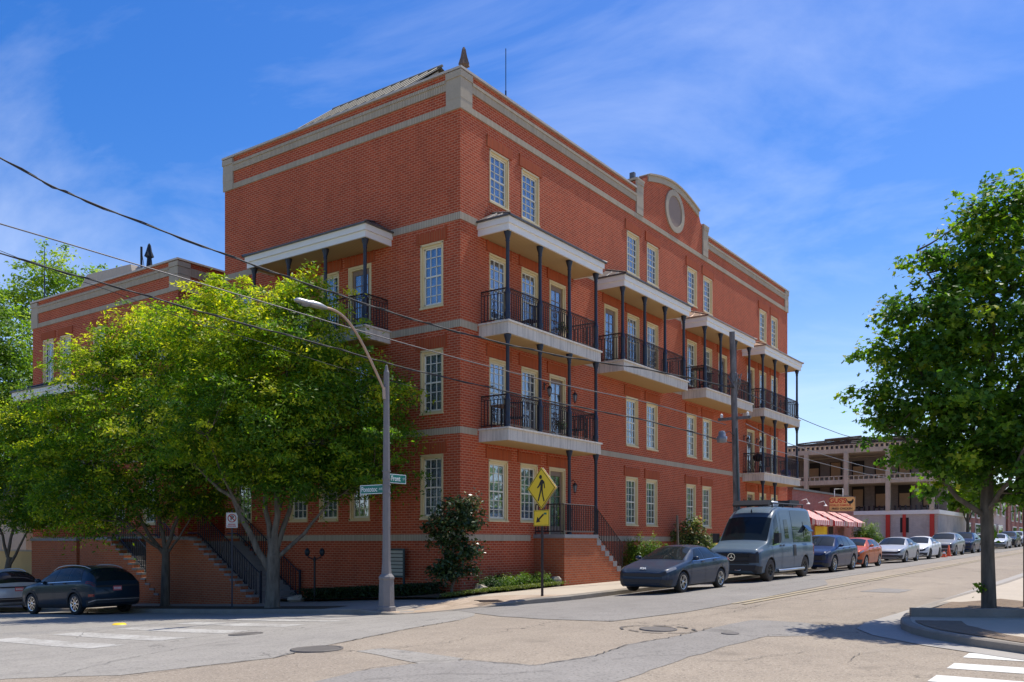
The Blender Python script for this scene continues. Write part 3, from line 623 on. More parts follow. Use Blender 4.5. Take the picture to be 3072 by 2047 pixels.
def lantern_mesh():
    mb = MB(); mb.tube([(0, 0, .35), (0, -.12, .42), (0, -.2, .34)], .012, 5); mb.box(-.04, .04, -.0, .015, .2, .45)
    mb.lathe([(.0, .34), (.03, .31), (.10, .24), (.105, .22)], (0, -.2, 0), 6, smooth=False); mb.lathe([(.04, -.02), (.03, -.04), (.0, -.08)], (0, -.2, 0), 6)
    for k in range(6):
        th = 2 * math.pi * (k + .5) / 6; mb.tube([(.045 * math.cos(th), -.2 + .045 * math.sin(th), -.02), (.095 * math.cos(th), -.2 + .095 * math.sin(th), .22)], .006, 3)
    f = mb.mesh('wall_lantern', 'rust'); mb = MB(); mb.lathe([(.035, -.01), (.085, .21)], (0, -.2, 0), 6, smooth=False); return f, mb.mesh('lantern_glass', 'lens')
LANT = lantern_mesh()
def lantern(parent, loc, rz=0.): o = link('wall_lantern', LANT[0], parent, loc, rz); link('lantern_glass', LANT[1], o); return o

# ------------------------------------------------------------------ main brick building
LA, LB, HT = 29.57, 11.2, 15.83
bld = thing('apartment_building', 'four storey red brick corner building with iron balconies and a raised gable', 'building')
openA = []           # (kind, centre u, sill z)
for u in (1.97, 3.72, 10.98, 12.7, 16.62, 18.36, 25.62, 27.38): openA.append(('top', u, 12.33))
for u in (1.95, 3.7, 11.0, 12.7, 16.6, 18.35, 25.6, 27.36): openA.append(('tall', u, 8.64))
for u in (5.4, 9.2, 20.15, 23.85): openA.append(('door', u, 8.36))
for u in (1.95, 3.7, 25.6, 27.36): openA.append(('tall', u, 5.37))
for u in (5.4, 23.85): openA.append(('door', u, 5.13))
for u in (10.9, 12.65, 16.56, 18.3): openA.append(('mid', u, 5.50))
for u in (1.92, 3.64, 10.88, 12.62, 16.5, 18.25, 25.6, 27.36): openA.append(('low', u, 2.35))
for u in (5.38, 23.85): openA.append(('door', u, 1.92))
openB = []
for z in (8.88, 5.62, 2.40): openB.append(('side', 1.12, z)); openB.append(('side', 10.1, z))
for s_ in (5.66, 7.15, 4.2): openB.append(('side', s_, 2.40)); 
for s_ in (5.62, 7.1): openB.append(('side', s_, 8.72)); openB.append(('side', s_, 5.62))
openB.append(('door', 4.2, 8.36)); openB.append(('side', 4.2, 5.62))
hole = lambda k, u, z: (u - WSZ[k][0] / 2, u + WSZ[k][0] / 2, z, z + WSZ[k][1])
mb = MB()
wall_sheet(mb, PA, 0, LA, -1.2, HT, [hole(*o_) for o_ in openA]); wall_sheet(mb, PB, 0, LB, -1.2, HT, [hole(*o_) for o_ in openB])
mb.quad((LA, 0, -1), (LA, LB, -1), (LA, LB, HT), (LA, 0, HT)); mb.quad((0, LB, -1), (LA, LB, -1), (LA, LB, HT), (0, LB, HT)); mb.quad((0.3, 0.3, HT - .5), (LA - .3, .3, HT - .5), (LA - .3, LB - .3, HT - .5), (.3, LB - .3, HT - .5), 2)
for (x0, x1, y0, y1) in ((.02, LA - .02, .30, .32), (.30, .32, .02, LB - .02), (.02, LA - .02, LB - .3, LB - .28), (LA - .3, LA - .28, .02, LB - .02)): mb.box(x0, x1, y0, y1, HT - .6, HT - .01)
for P, ops in ((PA, openA), (PB, openB)):                       # soldier course heads
    for k, u, z in ops:
        w2 = WSZ[k][0] / 2; zt = z + WSZ[k][1]
        pbox(mb, P, u - w2 - .17, u + w2 + .17, 0, .035, zt + .045, zt + .36, 1); pbox(mb, P, u - w2 - .17, u - w2 - .10, 0, .045, zt + .36, zt + .43, 1)
# panels of the frieze set 3 cm back are drawn by the proud bands; raised gable
ga = [(11.2, HT), (11.2, 16.15), (11.77, 16.22), (12.0, 16.3), (12.25, 16.72)] + [(12.27 + 5.0 * i / 10, 16.74 + .42 * math.sin(math.pi * i / 10)) for i in range(11)] + [(17.3, 16.7), (17.55, 16.3), (17.72, 16.22), (18.3, 16.15), (18.3, HT)]
mb.prism([(u, .0, z) for u, z in ga], (0, .35, 0))
mb.build('wall', ['brick', 'soldier', 'interior'], bld)
mb = MB()                                                       # stone bands, piers, gable trim
def bands(P, u0, u1, ztops, t=.025):
    for z0, z1 in ztops: pbox(mb, P, u0, u1, 0.001, t, z0, z1, 0)
storey = [(11.345, 11.565), (8.12, 8.34), (4.93, 5.135), (1.70, 1.90)]
def minus(u0, u1, cuts):
    segs = [(u0, u1)]
    for a, b in cuts: segs = [s for (c, d) in segs for s in ((c, min(d, a)), (max(c, b), d)) if s[1] - s[0] > .01]
    return segs
ctr = [3.68, 10.92, 18.36, 25.5]
bx = [(c - BW / 2 - .1, c + BW / 2 + .1) for c in ctr]
cuts = {11.345: bx, 8.12: bx, 4.93: [bx[0], bx[3]], 1.70: [(3.7, 6.1), (23.0, 25.5)]}
for z0, z1 in storey:
    for a, b in minus(-.025, LA, cuts[z0]): pbox(mb, PA, a, b, .001, .025, z0, z1)
    cb = [(2.95, 8.3)] if z0 > 8 else []
    for a, b in minus(0.0, LB, cb): pbox(mb, PB, a, b, .001, .025, z0, z1)
for P, L_, skip in ((PA, LA, [(11.2, 18.3)]), (PB, LB, [])):
    for a, b in minus(.52 if P is PB else .52, L_ - .52, []): pbox(mb, P, a, b, .001, .035, 14.66, 14.85)
    for a, b in minus(.52, L_ - .52, skip): pbox(mb, P, a, b, .001, .05, 15.30, 15.52); pbox(mb, P, a, b, .001, .075, 15.52, 15.62)
mb.build('stone_band', ['band'], bld)
for (xa, xb, ya, yb) in ((0, .52, 0, .52), (0, 0, LB - .52, LB), (LA - .52, LA, 0, 0)):
    mb = MB()
    for (z0, z1, e) in ((14.66, 14.98, .05), (14.98, 15.30, .055), (15.30, 15.60, .05), (15.60, 15.80, .075)):
        if xa == 0 and yb == .52: mb.box(-e, .52, -e, .0, z0, z1); mb.box(-e, 0, 0, .52, z0, z1)
        elif xa == 0: mb.box(-e, 0, ya, yb + e, z0, z1)
        else: mb.box(xa, xb + e, -e, 0, z0, z1)
    mb.build('stone_pier', 'cap', bld)
for u0, u1 in ((11.2, 11.77), (17.73, 18.3)):
    mb = MB()
    for z0, z1, e in ((14.86, 15.16, .06), (15.16, 15.47, .065), (15.47, 15.78, .06), (15.78, 16.05, .065), (16.05, 16.2, .09)): pbox(mb, PA, u0, u1, 0, e, z0, z1)
    mb.box(u0 - .03, u1 + .03, -.1, .42, 16.195, 16.28); mb.build('stone_pier', 'cap', bld)
mb = MB(); mb.box(11.25, 11.4, .1, .3, 16.28, 16.55); mb.build('vent_pipe', 'metalroof', bld)
mb = MB()
g2 = [(u, z) for u, z in ga[4:16]]
for (u0, z0), (u1, z1) in zip(g2[:-1], g2[1:]):
    mb.prism([(u0, -.06, z0 - .27), (u1, -.06, z1 - .27), (u1, -.06, z1 - .03), (u0, -.06, z0 - .03)], (0, .06, 0)); mb.prism([(u0, -.12, z0 - .03), (u1, -.12, z1 - .03), (u1, -.12, z1 + .04), (u0, -.12, z0 + .04)], (0, .52, 0))
mb.build('gable_coping', 'cap', bld); mb = MB()
ringv = []
for k in range(40):
    th = 2 * math.pi * k / 40
    for r, y in ((.93, -.0), (.93, -.06), (.68, -.06), (.68, .0)): ringv.append((14.78 + r * math.cos(th), y, 15.97 + r * .97 * math.sin(th)))
mb.add(ringv, [(k * 4 + j, ((k + 1) % 40) * 4 + j, ((k + 1) % 40) * 4 + j + 1, k * 4 + j + 1) for k in range(40) for j in range(3)])
mb.build('stone_pier', ['cap'], bld)
mb = MB(); mb.add([(14.78 + .7 * math.cos(2 * math.pi * k / 40), -.02, 15.97 + .68 * math.sin(2 * math.pi * k / 40)) for k in range(40)], [tuple(range(40))]); mb.build('medallion', 'stucco', bld)
mb = MB()
for a, b in ((0, 11.17), (18.33, LA)): mb.box(a - .08 if a == 0 else a, b + (.08 if b == LA else 0), -.09, .38, HT, HT + .07)
mb.box(-.09, .38, .381, LB + .08, HT, HT + .07); mb.box(.38, LA + .08, LB - .34, LB + .08, HT, HT + .06); mb.box(LA - .34, LA + .08, .38, LB - .34, HT, HT + .065)
mb.build('coping', 'coping', bld)
for k, u, z in openA: place(WP[k], bld, (u, 0, z))
for k, u, z in openB: place(WP[k], bld, (0, u, z), R_(-90))
for i, c in enumerate(ctr):
    canopy(bld, (c, 0, 11.05), 0, 'metalroof' if i < 2 else 'copperroof')
HB = 8.36 - .415 - 5.14
COLM[HB] = column_mesh(HB); HG = 5.14 - .415 - 1.92; COLM[HG] = column_mesh(HG)
for i, c in enumerate(ctr):
    balcony(bld, (c, 0, 8.36), 0, (0, 1, 2, 3) if i in (0, 3) else (), HB)
balcony(bld, (ctr[0], 0, 5.14), 0, (2, 3), HG); balcony(bld, (ctr[3], 0, 5.14), 0, (0, 1), HG)
canopy(bld, (0, 5.62, 11.05), R_(-90)); balcony(bld, (0, 5.62, 8.36), R_(-90))
for u, z in ((4.55, 6.65), (6.2, 6.65), (6.2, 3.45), (22.9, 6.65), (24.7, 6.65), (22.9, 3.4), (24.7, 3.4)): lantern(bld, (u, -.02, z))
# porches with steps: brick platform, concrete cap, steps running along the wall, iron railing
def porch(x0, x1, sgn, zg):
    """platform between x0 and x1; steps leave its end towards sgn"""
    d = 1.2; mb = MB(); mb.box(x0, x1, -d, .0, -.4, 1.80)
    n = 7; st = .285; rise = (1.92 - zg) / (n + 1); xe = x1 if sgn > 0 else x0
    for k in range(n):
        a = xe + sgn * k * st; zt = 1.92 - rise * (k + 1); mb.box(min(a, a + sgn * st), max(a, a + sgn * st), -d + .004, -d + .16, -.4, zt - .03)
    p = mb.build('porch', 'brick_porch', bld); mb = MB(); mb.box(x0 - .04, x1 + .04, -d - .04, .0, 1.801, 1.92)
    for k in range(n):
        a = xe + sgn * k * st; zt = 1.92 - rise * (k + 1); mb.box(min(a, a + sgn * st), max(a, a + sgn * st) + .0, -d - .01, -.01, zt - rise + .002, zt)
    mb.build('steps', 'stepstone', p); mb = MB(); t = .011
    def rl(a, b, z0, z1, y0=-d + .08, y1=-d + .08):
        L_ = math.hypot(b - a, y1 - y0); m = int(L_ / .115)
        for off in (1.0, .1): mb.tube([(a, y0, z0 + off), (b, y1, z1 + off)], .02, 4, smooth=False)
        for k in range(m + 1):
            f = k / m; x, y, z = a + (b - a) * f, y0 + (y1 - y0) * f, z0 + (z1 - z0) * f; mb.box(x - t, x + t, y - t, y + t, z + (.1 if 0 < k < m else -.1), z + 1.0)
    rl(x0 + .06, x1 - .06, 1.92, 1.92); rl(xe, xe + sgn * st * n, 1.92, 1.92 - rise * n); o_ = x0 if sgn > 0 else x1; rl(o_ + .06 * sgn, o_ + .0601 * sgn, 1.92, 1.92, -.03, -d + .08)
    mb.build('railing', 'rust', p)
porch(3.93, 6.05, 1, .42); porch(23.1, 25.2, -1, .62)
# rooftop penthouse with standing seam roof, seen over the short facade's parapet
mb = MB(); y0, y1, xr, zr = 2.9, 8.0, 2.4, 17.66
mb.prism([(.9, y0, 15.4), (.9, y0, 16.45), (xr, y0, zr), (6.5, y0, 16.4), (6.5, y0, 15.4)], (0, y1 - y0, 0), 0)
mb.build('penthouse', 'siding', bld); mb = MB()
mb.quad((.7, y0 - .15, 16.4), (.7, y1, 16.4), (xr, y1, zr + .1), (xr, y0 - .15, zr + .1)); mb.quad((6.7, y0 - .15, 16.4), (6.7, y1, 16.4), (xr, y1, zr + .1), (xr, y0 - .15, zr + .1))
for k in range(13): y = y0 + (y1 - y0) * k / 12; mb.tube([(.7, y, 16.43), (xr, y, zr + .13)], .022, 3)
mb.tube([(xr, y0 - .2, zr + .13), (xr, y1, zr + .13)], .05, 5); mb.build('penthouse_roof', 'roofpale', bld)

# ------------------------------------------------------------------ west wing, three storeys
wing = thing('apartment_wing', 'three storey red brick wing behind the street trees, one floor lower than the corner building', 'building', (0, 14.1, 0))
WL, WH = 11.2, 12.68
opW = [('side', s_ - 14.1, z) for s_ in (23.9, 22.42, 15.4, 16.9) for z in (8.9, 5.62)] + [('side', s_ - 14.1, 2.40) for s_ in (23.9, 22.42, 19.7, 18.2, 16.0)] + [('side', s_ - 14.1, 8.9) for s_ in (19.7,)]
mb = MB(); wall_sheet(mb, PB, 0, WL, -1.6, WH, [hole(*o_) for o_ in opW])
mb.quad((0, 0, -1.5), (20, 0, -1.5), (20, 0, WH), (0, 0, WH)); mb.quad((0, WL, -1.5), (20, WL, -1.5), (20, WL, WH), (0, WL, WH)); mb.quad((0, 0, WH - .4), (20, 0, WH - .4), (20, WL, WH - .4), (0, WL, WH - .4), 2); mb.quad((20, 0, -1), (20, WL, -1), (20, WL, WH), (20, 0, WH))
for k, u, z in opW: w2 = WSZ[k][0] / 2; zt = z + WSZ[k][1]; pbox(mb, PB, u - w2 - .17, u + w2 + .17, 0, .03, zt + .045, zt + .36, 1)
mb.build('wall', ['brick', 'soldier', 'interior'], wing); mb = MB()
for z0, z1 in ((8.12, 8.34), (4.93, 5.135), (1.70, 1.90)): pbox(mb, PB, 0, WL, .001, .025, z0, z1)
pbox(mb, PB, .52, WL - .52, .001, .035, 11.50, 11.69); pbox(mb, PB, .52, WL - .52, .001, .05, 12.14, 12.38); pbox(mb, PB, .52, WL - .52, .001, .075, 12.38, 12.48)
for z0, z1 in ((11.50, 11.69), (12.14, 12.48)): mb.box(.52, 20, -.035, -.001, z0, z1)
mb.build('stone_band', 'band', wing); mb = MB()
for z0, z1, e in ((11.50, 11.82, .05), (11.83, 12.14, .05), (12.15, 12.44, .055), (12.45, 12.64, .075)): mb.box(-e, .52, -e, 0, z0, z1); mb.box(-e, 0, 0, .52, z0, z1)
mb.build('stone_pier', 'cap', wing); mb = MB()
for z0, z1, e in ((11.50, 11.82, .05), (11.82, 12.14, .055), (12.14, 12.44, .05), (12.44, 12.64, .075)): mb.box(-e, 0, WL - .52, WL + e, z0, z1)
mb.build('stone_pier', 'cap', wing); mb = MB(); mb.box(-.09, .38, -.09, WL + .09, WH, WH + .07); mb.box(.38, 20, -.09, .3, WH, WH + .07); mb.build('coping', 'coping', wing)
for k, u, z in opW: place(WP[k], wing, (0, u, z), R_(-90))
canopy(wing, (0, 7.75, 7.95), R_(-90), cols=(0, 1, 2, 3)); balcony(wing, (0, 7.75, 5.1), R_(-90))
mb = MB(); mb.prism([(1.2, 7.2, 12.3), (1.2, 10.2, 12.3), (1.2, 9.9, 12.9), (1.2, 8.7, 13.9), (1.2, 5.2, 13.75), (1.2, 4.8, 12.3)], (4, 0, 0)); mb.build('roof_monitor', 'siding', wing)
# recessed link between the two blocks
lk = thing('entrance_link', 'shadowed recessed brick link between the corner building and the lower wing', 'building', (4.2, 11.2, 0))
mb = MB(); wall_sheet(mb, PB, 0, 2.9, -1.2, 12.3, [(.55, 1.45, 1.92, 4.1), (.55, 1.45, 5.4, 7.3), (.55, 1.45, 8.7, 10.6)]); mb.build('wall', ['brick', 'soldier', 'interior'], lk)
mb = MB(); mb.quad((-.3, -.0, 12.3), (-.3, 2.9, 12.3), (4.5, 2.9, 14.6), (4.5, 0, 14.6)); mb.box(-.35, -.25, 0, 2.9, 12.1, 12.34)
for k in range(8): mb.tube([(-.3, .2 + k * .36, 12.33), (4.5, .2 + k * .36, 14.63)], .02, 3)
mb.build('roof', 'metalroof', lk)
for z in (5.4, 8.7): place(WP['side'], lk, (0, 1.0, z), R_(-90))
place(WP['door'], lk, (0, 1.0, 1.85), R_(-90))
# terrace and two outside stairs
def stair(label, ytop, ybot, zbot, wx0=-1.75, wx1=-.45, capw=1.6):
    t_ = thing('outside_stair', label, 'stairs', (0, ytop, 0), 0, 'outside stairs along the side street'); L_ = ytop - ybot; n = 12; st = L_ / n; rise = (1.86 - zbot) / (n + 1)
    mb = MB(); mb.box(wx0, wx0 + .3, 0, capw, -1.3, 1.74)
    for k in range(n): zt = 1.86 - rise * (k + 1) + .1; mb.box(wx0, wx0 + .3, -(k + 1) * st, -k * st, -1.3, zt - .07)
    mb.build('cheek_wall', 'brick_porch', t_); mb = MB(); mb.box(wx0 - .03, wx0 + .33, 0, capw, 1.741, 1.86)
    for k in range(n): zt = 1.86 - rise * (k + 1) + .1; mb.box(wx0 - .02, wx0 + .31, -(k + 1) * st, -k * st, zt - .069, zt)
    mb.build('stepped_coping', 'stepstone', t_); mb = MB(); mb.box(wx0 + .02, -.01, capw, capw + 1.2, -1.3, 1.80); mb.box(wx0 + .3, -.01, 0, capw, -1.3, 1.80); mb.build('landing', 'brick_porch', t_); mb = MB()
    for k in range(n): zt = 1.86 - rise * (k + 1); mb.box(wx0 + .3, -.02, -(k + 1) * st, -k * st, -1.3, zt)
    mb.build('steps', 'stepstone', t_)
    for x in (wx0 + .36, wx1 - .1):
        mb = MB(); sl_ = (1.86 - zbot) / L_
        for off in (.95, .12): mb.tube([(x, .6, 1.86 + off), (x, 0, 1.86 + off), (x, -L_, 1.86 + off - sl_ * L_)], .022, 4, smooth=False)
        for k in range(int(L_ / .12)): y = -k * .12; z = 1.86 - sl_ * -y; mb.box(x - .01, x + .01, y - .01, y + .01, z, z + .95)
        mb.box(x - .03, x + .03, -L_ - .03, -L_ + .03, 1.86 - sl_ * L_ - .4, 1.86 - sl_ * L_ + 1.05); mb.build('railing', 'iron', t_)
    return t_
stair('brick sided outside stair descending behind the two street tree trunks, nearest the corner', 10.3, 6.95, -.33, -2.15, -.02, 1.4)
stair('outside stair with dark iron railing behind the parked blue-grey SUV, left of the first stair', 15.4, 12.1, -.45, -2.15, -.02, .8)
rw = thing('retaining_wall', 'orange brick retaining wall beside the parked SUV, left of the outside stairs', 'wall', (0, 16.2, 0))
mb = MB(); mb.box(-2.1, -.05, 1.5, 5.0, -1.5, 1.72); mb.box(-1.85, -.05, .02, 1.5, -1.5, 1.72); mb.build('wall_panel', 'brick_porch', rw); mb = MB(); mb.box(-2.15, -.02, 1.45, 5.05, 1.721, 1.82); mb.box(-1.9, -.02, .02, 1.45, 1.721, 1.815); mb.build('coping', 'stepstone', rw)
cw = thing('boundary_wall', 'low yellow stucco boundary wall at the far left', 'wall', (-.45, 21.25, 0))
mb = MB(); mb.box(-1.5, -1.25, 0, 22, -2, 1.27); mb.build('wall_panel', 'creamwall', cw); mb = MB(); mb.box(-1.54, -1.21, 0, 22, 1.271, 1.34); mb.build('coping', 'cap', cw)
hs = thing('distant_house', 'beige sided house mostly hidden behind the trees at the far left', 'house', (2, 30, -1.6))
mb = MB(); mb.prism([(0, 0, 0), (0, 0, 5.5), (3.5, 0, 8.2), (7, 0, 5.5), (7, 0, 0)], (0, 9, 0)); mb.build('wall', 'siding', hs); mb = MB()
mb.quad((-.4, -.3, 5.3), (-.4, 9.3, 5.3), (3.5, 9.3, 8.35), (3.5, -.3, 8.35)); mb.quad((7.4, -.3, 5.3), (7.4, 9.3, 5.3), (3.5, 9.3, 8.35), (3.5, -.3, 8.35)); mb.build('roof', 'metalroof', hs)
for y in (2, 5): place(WP['side'], hs, (0, y, 2.8), R_(-90))

# ------------------------------------------------------------------ vegetation
RV = np.array([.5801, -.8145, 0.]); FV = np.array([.8145, .5801, 0.]); UV = np.array([0, 0, 1.])
def leaf_mesh(name, P, N, size, aspect, tint, mat, star=False):
    n = len(P); rnd = RNG
    a = np.cross(N, rnd.normal(size=(n, 3))); a /= np.linalg.norm(a, axis=1)[:, None] + 1e-9; b = np.cross(N, a); b /= np.linalg.norm(b, axis=1)[:, None] + 1e-9
    sz = (size * rnd.uniform(.65, 1.3, n))[:, None]; k = 4
    if star:
        ang = [0, 50, 72, 110, 150, 210, 250, 288, 310]; rad = [.62, .26, .55, .24, .42, .42, .24, .55, .26]; k = len(ang)
        V = np.stack([P + sz * r * (a * math.cos(R_(t)) + b * math.sin(R_(t))) for t, r in zip(ang, rad)], 1)
    else: V = np.stack([P - a * sz * .5, P + b * sz * aspect * .5 + N * sz * .06, P + a * sz * .5, P - b * sz * aspect * .5 + N * sz * .06], 1)
    me = bpy.data.meshes.new(name); me.vertices.add(n * k); me.vertices.foreach_set('co', V.reshape(-1).astype('f4'))
    me.loops.add(n * k); me.loops.foreach_set('vertex_index', np.arange(n * k, dtype='i4')); me.polygons.add(n)
    me.polygons.foreach_set('loop_start', np.arange(0, n * k, k, dtype='i4')); me.polygons.foreach_set('loop_total', np.full(n, k, dtype='i4'))
    me.update(calc_edges=True); at = me.attributes.new('tint', 'FLOAT', 'POINT'); at.data.foreach_set('value', np.repeat(np.clip(tint, 0, 1), k).astype('f4')); me.materials.append(LEAF[mat]); return me
def crown_points(lobes, nclump, per, crad, flat=.6, bias=.0, spread=.22, shell=.5, droop=0.):
    """clumps of leaves on the shells of overlapping lobes; returns positions, normals, tints, clump centres"""
    L_ = np.array([l[:6] for l in lobes]); w_ = (L_[:, 3] * L_[:, 4] * L_[:, 5]) ** .7; w_ /= w_.sum()
    idx = RNG.choice(len(L_), nclump, p=w_); d = RNG.normal(size=(nclump, 3)); d /= np.linalg.norm(d, axis=1)[:, None]
    rr = RNG.uniform(0, 1, nclump) ** shell * RNG.uniform(.85, 1.12, nclump); far_ = RNG.uniform(0, 1, nclump) < .1; rr = np.where(far_, RNG.uniform(1.05, 1.38, nclump), rr); loc = d * rr[:, None] * L_[idx, 3:6]; C_ = L_[idx, :3] + loc
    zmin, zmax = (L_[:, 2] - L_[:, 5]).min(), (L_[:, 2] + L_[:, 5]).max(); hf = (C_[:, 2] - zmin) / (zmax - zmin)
    tc_ = RNG.beta(1.2, 1.7, nclump) * .85 + bias * (hf - .25)  # bias tints higher clumps yellower: sunlit tops put into the leaf colour
    cr = crad * RNG.uniform(.5, 1.25, nclump) * np.where(far_, .62, 1.)
    ii = np.repeat(np.arange(nclump), per); q = RNG.normal(size=(len(ii), 3)) * cr[ii][:, None] * np.array([1, 1, flat]) * .55
    P = C_[ii] + q; P[:, 2] -= droop * (q[:, 0] ** 2 + q[:, 1] ** 2) / (crad + 1e-6)
    nd = d[ii] * .55 + np.array([0, 0, .75]) + RNG.normal(size=(len(ii), 3)) * .55; nd /= np.linalg.norm(nd, axis=1)[:, None]
    W_ = lambda A: A[:, 0:1] * RV + A[:, 1:2] * FV + A[:, 2:3] * UV
    return W_(P), W_(nd), tc_[ii] + RNG.normal(size=len(ii)) * spread * .5, W_(C_)
def rf(r, f, u): return Vector(RV * r + FV * f + UV * u)
def limb(mb, a, b, r0, r1, seed=0, n=6, wob=.08):
    rnd = random.Random(seed); a = Vector(a); b = Vector(b); L_ = (b - a).length; pts = []; rr = []
    for i in range(n + 1):
        f = i / n; p = a.lerp(b, f); k = math.sin(f * math.pi)
        pts.append(p + Vector((rnd.uniform(-1, 1), rnd.uniform(-1, 1), rnd.uniform(-.3, .6))) * wob * L_ * .25 * k + Vector((0, 0, -.06 * L_ * k))); rr.append(r0 + (r1 - r0) * f)
    mb.tube(pts, rr, 7, caps=False); return pts
def tree(label, loc, trunk, limbs, lobes, nclump, per, crad, size, aspect, leaf, bark, name='street_tree', cat='tree', group=None, star=False, bias=.2, flat=.6, shell=.5, twigs=60, droop=0.):
    t = thing(name, label, cat, loc, 0, group); mb = MB()
    mb.tube([rf(*p[:3]) for p in trunk], [p[3] for p in trunk], 12, caps=False)
    ends = []
    for i, (a, b, r0, r1) in enumerate(limbs): ends.append(limb(mb, rf(*a), rf(*b), r0, r1, i + int(abs(loc[0]) * 10)))
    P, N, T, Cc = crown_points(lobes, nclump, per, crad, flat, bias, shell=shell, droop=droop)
    allp = [p for e in ends for p in e[2:]] or [rf(*trunk[-1][:3])]
    for k in range(twigs):
        c = Vector(Cc[RNG.integers(len(Cc))]); near = min(allp, key=lambda p: (p - c).length + (2 if p.z > c.z else 0)); limb(mb, near, near.lerp(c, .9), .02, .004, k, 4)
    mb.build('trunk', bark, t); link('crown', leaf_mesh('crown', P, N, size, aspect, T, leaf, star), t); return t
SG = 'trees along the side street'
tree('broad street tree with the pale forked trunk just left of the street lamp', (-3.5, 4.3, walk_z(-3.5, 4.3) - .05),
     [(0, 0, 0, .27), (0, 0, .12, .215), (.02, 0, .9, .19), (.03, 0, 1.5, .2), (.05, 0, 2.1, .14)],
     [((-.08, 0, 1.15), (-1.15, 0, 3.3), .115, .07), ((-1.15, 0, 3.3), (-2.4, .3, 4.3), .07, .03), ((-.02, 0, 1.7), (-.35, .2, 4.5), .10, .05), ((.08, 0, 1.8), (.25, -.2, 5.2), .11, .05), ((.1, 0, 1.7), (.75, .3, 4.4), .095, .045), ((.12, 0, 1.5), (1.7, 0, 3.2), .075, .03), ((-.35, .2, 4.5), (-1.0, 0, 7.3), .05, .02), ((.25, -.2, 5.2), (.6, 0, 8.3), .05, .02), ((.75, .3, 4.4), (2.6, 0, 6.4), .045, .015), ((-.9, 0, 2.9), (-1.6, -1.0, 5.0), .05, .02), ((0, 0, 2.2), (.4, 1.6, 6), .07, .02), ((1.7, 0, 3.2), (3.0, 0, 4.2), .03, .01)],
     [(.7, 0, 8.0, 1.9, 2.0, 1.6), (2.3, 0, 6.7, 1.7, 1.9, 1.35), (3.0, -.2, 5.0, 1.25, 1.6, 1.15), (-1.1, 0, 7.7, 2.1, 2.1, 1.6), (-2.0, -.5, 5.8, 1.9, 2.0, 1.7), (.2, -1.0, 5.8, 2.1, 1.9, 1.6), (1.0, 1.2, 5.9, 2.2, 1.6, 1.7), (.0, -.4, 4.5, 2.2, 1.6, .8), (.9, 0, 9.5, .8, .9, .7), (-1.7, 0, 9.2, .8, .9, .6), (3.5, 0, 3.9, .9, .9, .35), (-.1, 0, 9.0, 1., 1., .6), (2.1, -.4, 4.3, 1.3, 1.2, .6), (-2.6, 0, 8.4, 1.2, 1.3, .9), (3.6, 0, 6.3, .7, .9, .5), (.9, -.5, 3.7, 1.5, 1.2, .5), (2.0, .5, 3.9, 1.3, 1.1, .55), (-.4, .8, 4.3, 1.5, 1.2, .7), (1.5, .9, 4.4, 1.5, 1.2, .8)],
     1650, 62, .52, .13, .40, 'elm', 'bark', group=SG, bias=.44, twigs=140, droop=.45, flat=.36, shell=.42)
tree('street tree with the thin dark trunk between the two outside stairs', (-2.95, 10.5, walk_z(-2.95, 10.5) - .05),
     [(0, 0, 0, .2), (0, 0, .15, .155), (.02, 0, 1.2, .14), (.03, 0, 2.0, .12)],
     [((0, 0, 1.8), (-1.5, 0, 4.2), .08, .03), ((0, 0, 2.0), (-.5, .2, 4.8), .08, .03), ((.03, 0, 2.0), (.9, 0, 4.6), .08, .03), ((0, 0, 1.9), (-1.1, -.5, 2.9), .06, .03), ((-1.5, 0, 4.2), (-2.9, 0, 5.9), .03, .012), ((.9, 0, 4.6), (1.7, 0, 7.3), .03, .012), ((-.5, .2, 4.8), (-1.1, 0, 7.9), .03, .012), ((.03, 0, 1.8), (1.0, -.3, 3.1), .05, .02)],
     [(-1.2, 0, 7.7, 2.1, 2.0, 1.4), (-3.1, 0, 6.0, 1.35, 1.5, 1.5), (-3.0, -.3, 4.4, 1.5, 1.6, 1.3), (-.6, -.8, 5.8, 2.2, 2, 1.6), (1.3, 0, 7.0, 1.7, 1.9, 1.7), (1.3, -.5, 4.9, 1.8, 1.8, 1.2), (-1.0, -.5, 3.9, 2.4, 1.8, .95), (-2.5, 0, 3.1, 1.4, 1.3, .6), (.7, 0, 3.7, 1.5, 1.3, .6), (-1.4, 0, 9.0, .9, .9, .6), (1.0, 0, 8.6, .9, .9, .6), (-2.4, 0, 8.3, 1.4, 1.3, .9), (-.6, 0, 9.5, 1.2, 1.2, .8), (.6, 0, 9.1, 1.2, 1.2, .8), (-3.6, 0, 6.7, .9, 1.0, .7), (1.9, 0, 8.6, 1.2, 1.2, .9), (-4.1, 0, 5.2, .9, 1.0, 1.0)],
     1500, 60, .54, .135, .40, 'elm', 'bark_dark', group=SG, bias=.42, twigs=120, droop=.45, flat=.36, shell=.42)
tree('dark leaved street tree at the far left edge, above the white SUV', (-2.7, 22.0, walk_z(-2.7, 22.0) - .05),
     [(0, 0, 0, .17), (0, 0, 1.4, .13), (.1, 0, 2.0, .11)],
     [((.05, 0, 1.6), (1.0, 0, 3.4), .07, .03), ((.1, 0, 1.8), (-.6, 0, 4.4), .07, .03), ((0, 0, 2.), (.4, .3, 5.), .07, .03)],
     [(.9, 0, 5.2, 1.6, 1.5, 1.6), (.7, 0, 7.2, 1.5, 1.4, 1.4), (.7, 0, 3.8, 1.7, 1.4, .9), (1.8, -.4, 4.0, .9, .9, .6), (-1.6, 0, 5.5, 1.6, 1.5, 2.2), (2.0, 0, 6.4, 1.0, 1.0, .9)],
     700, 66, .42, .13, .42, 'elm', 'bark_dark', group=SG, bias=.12, twigs=40, droop=.3)
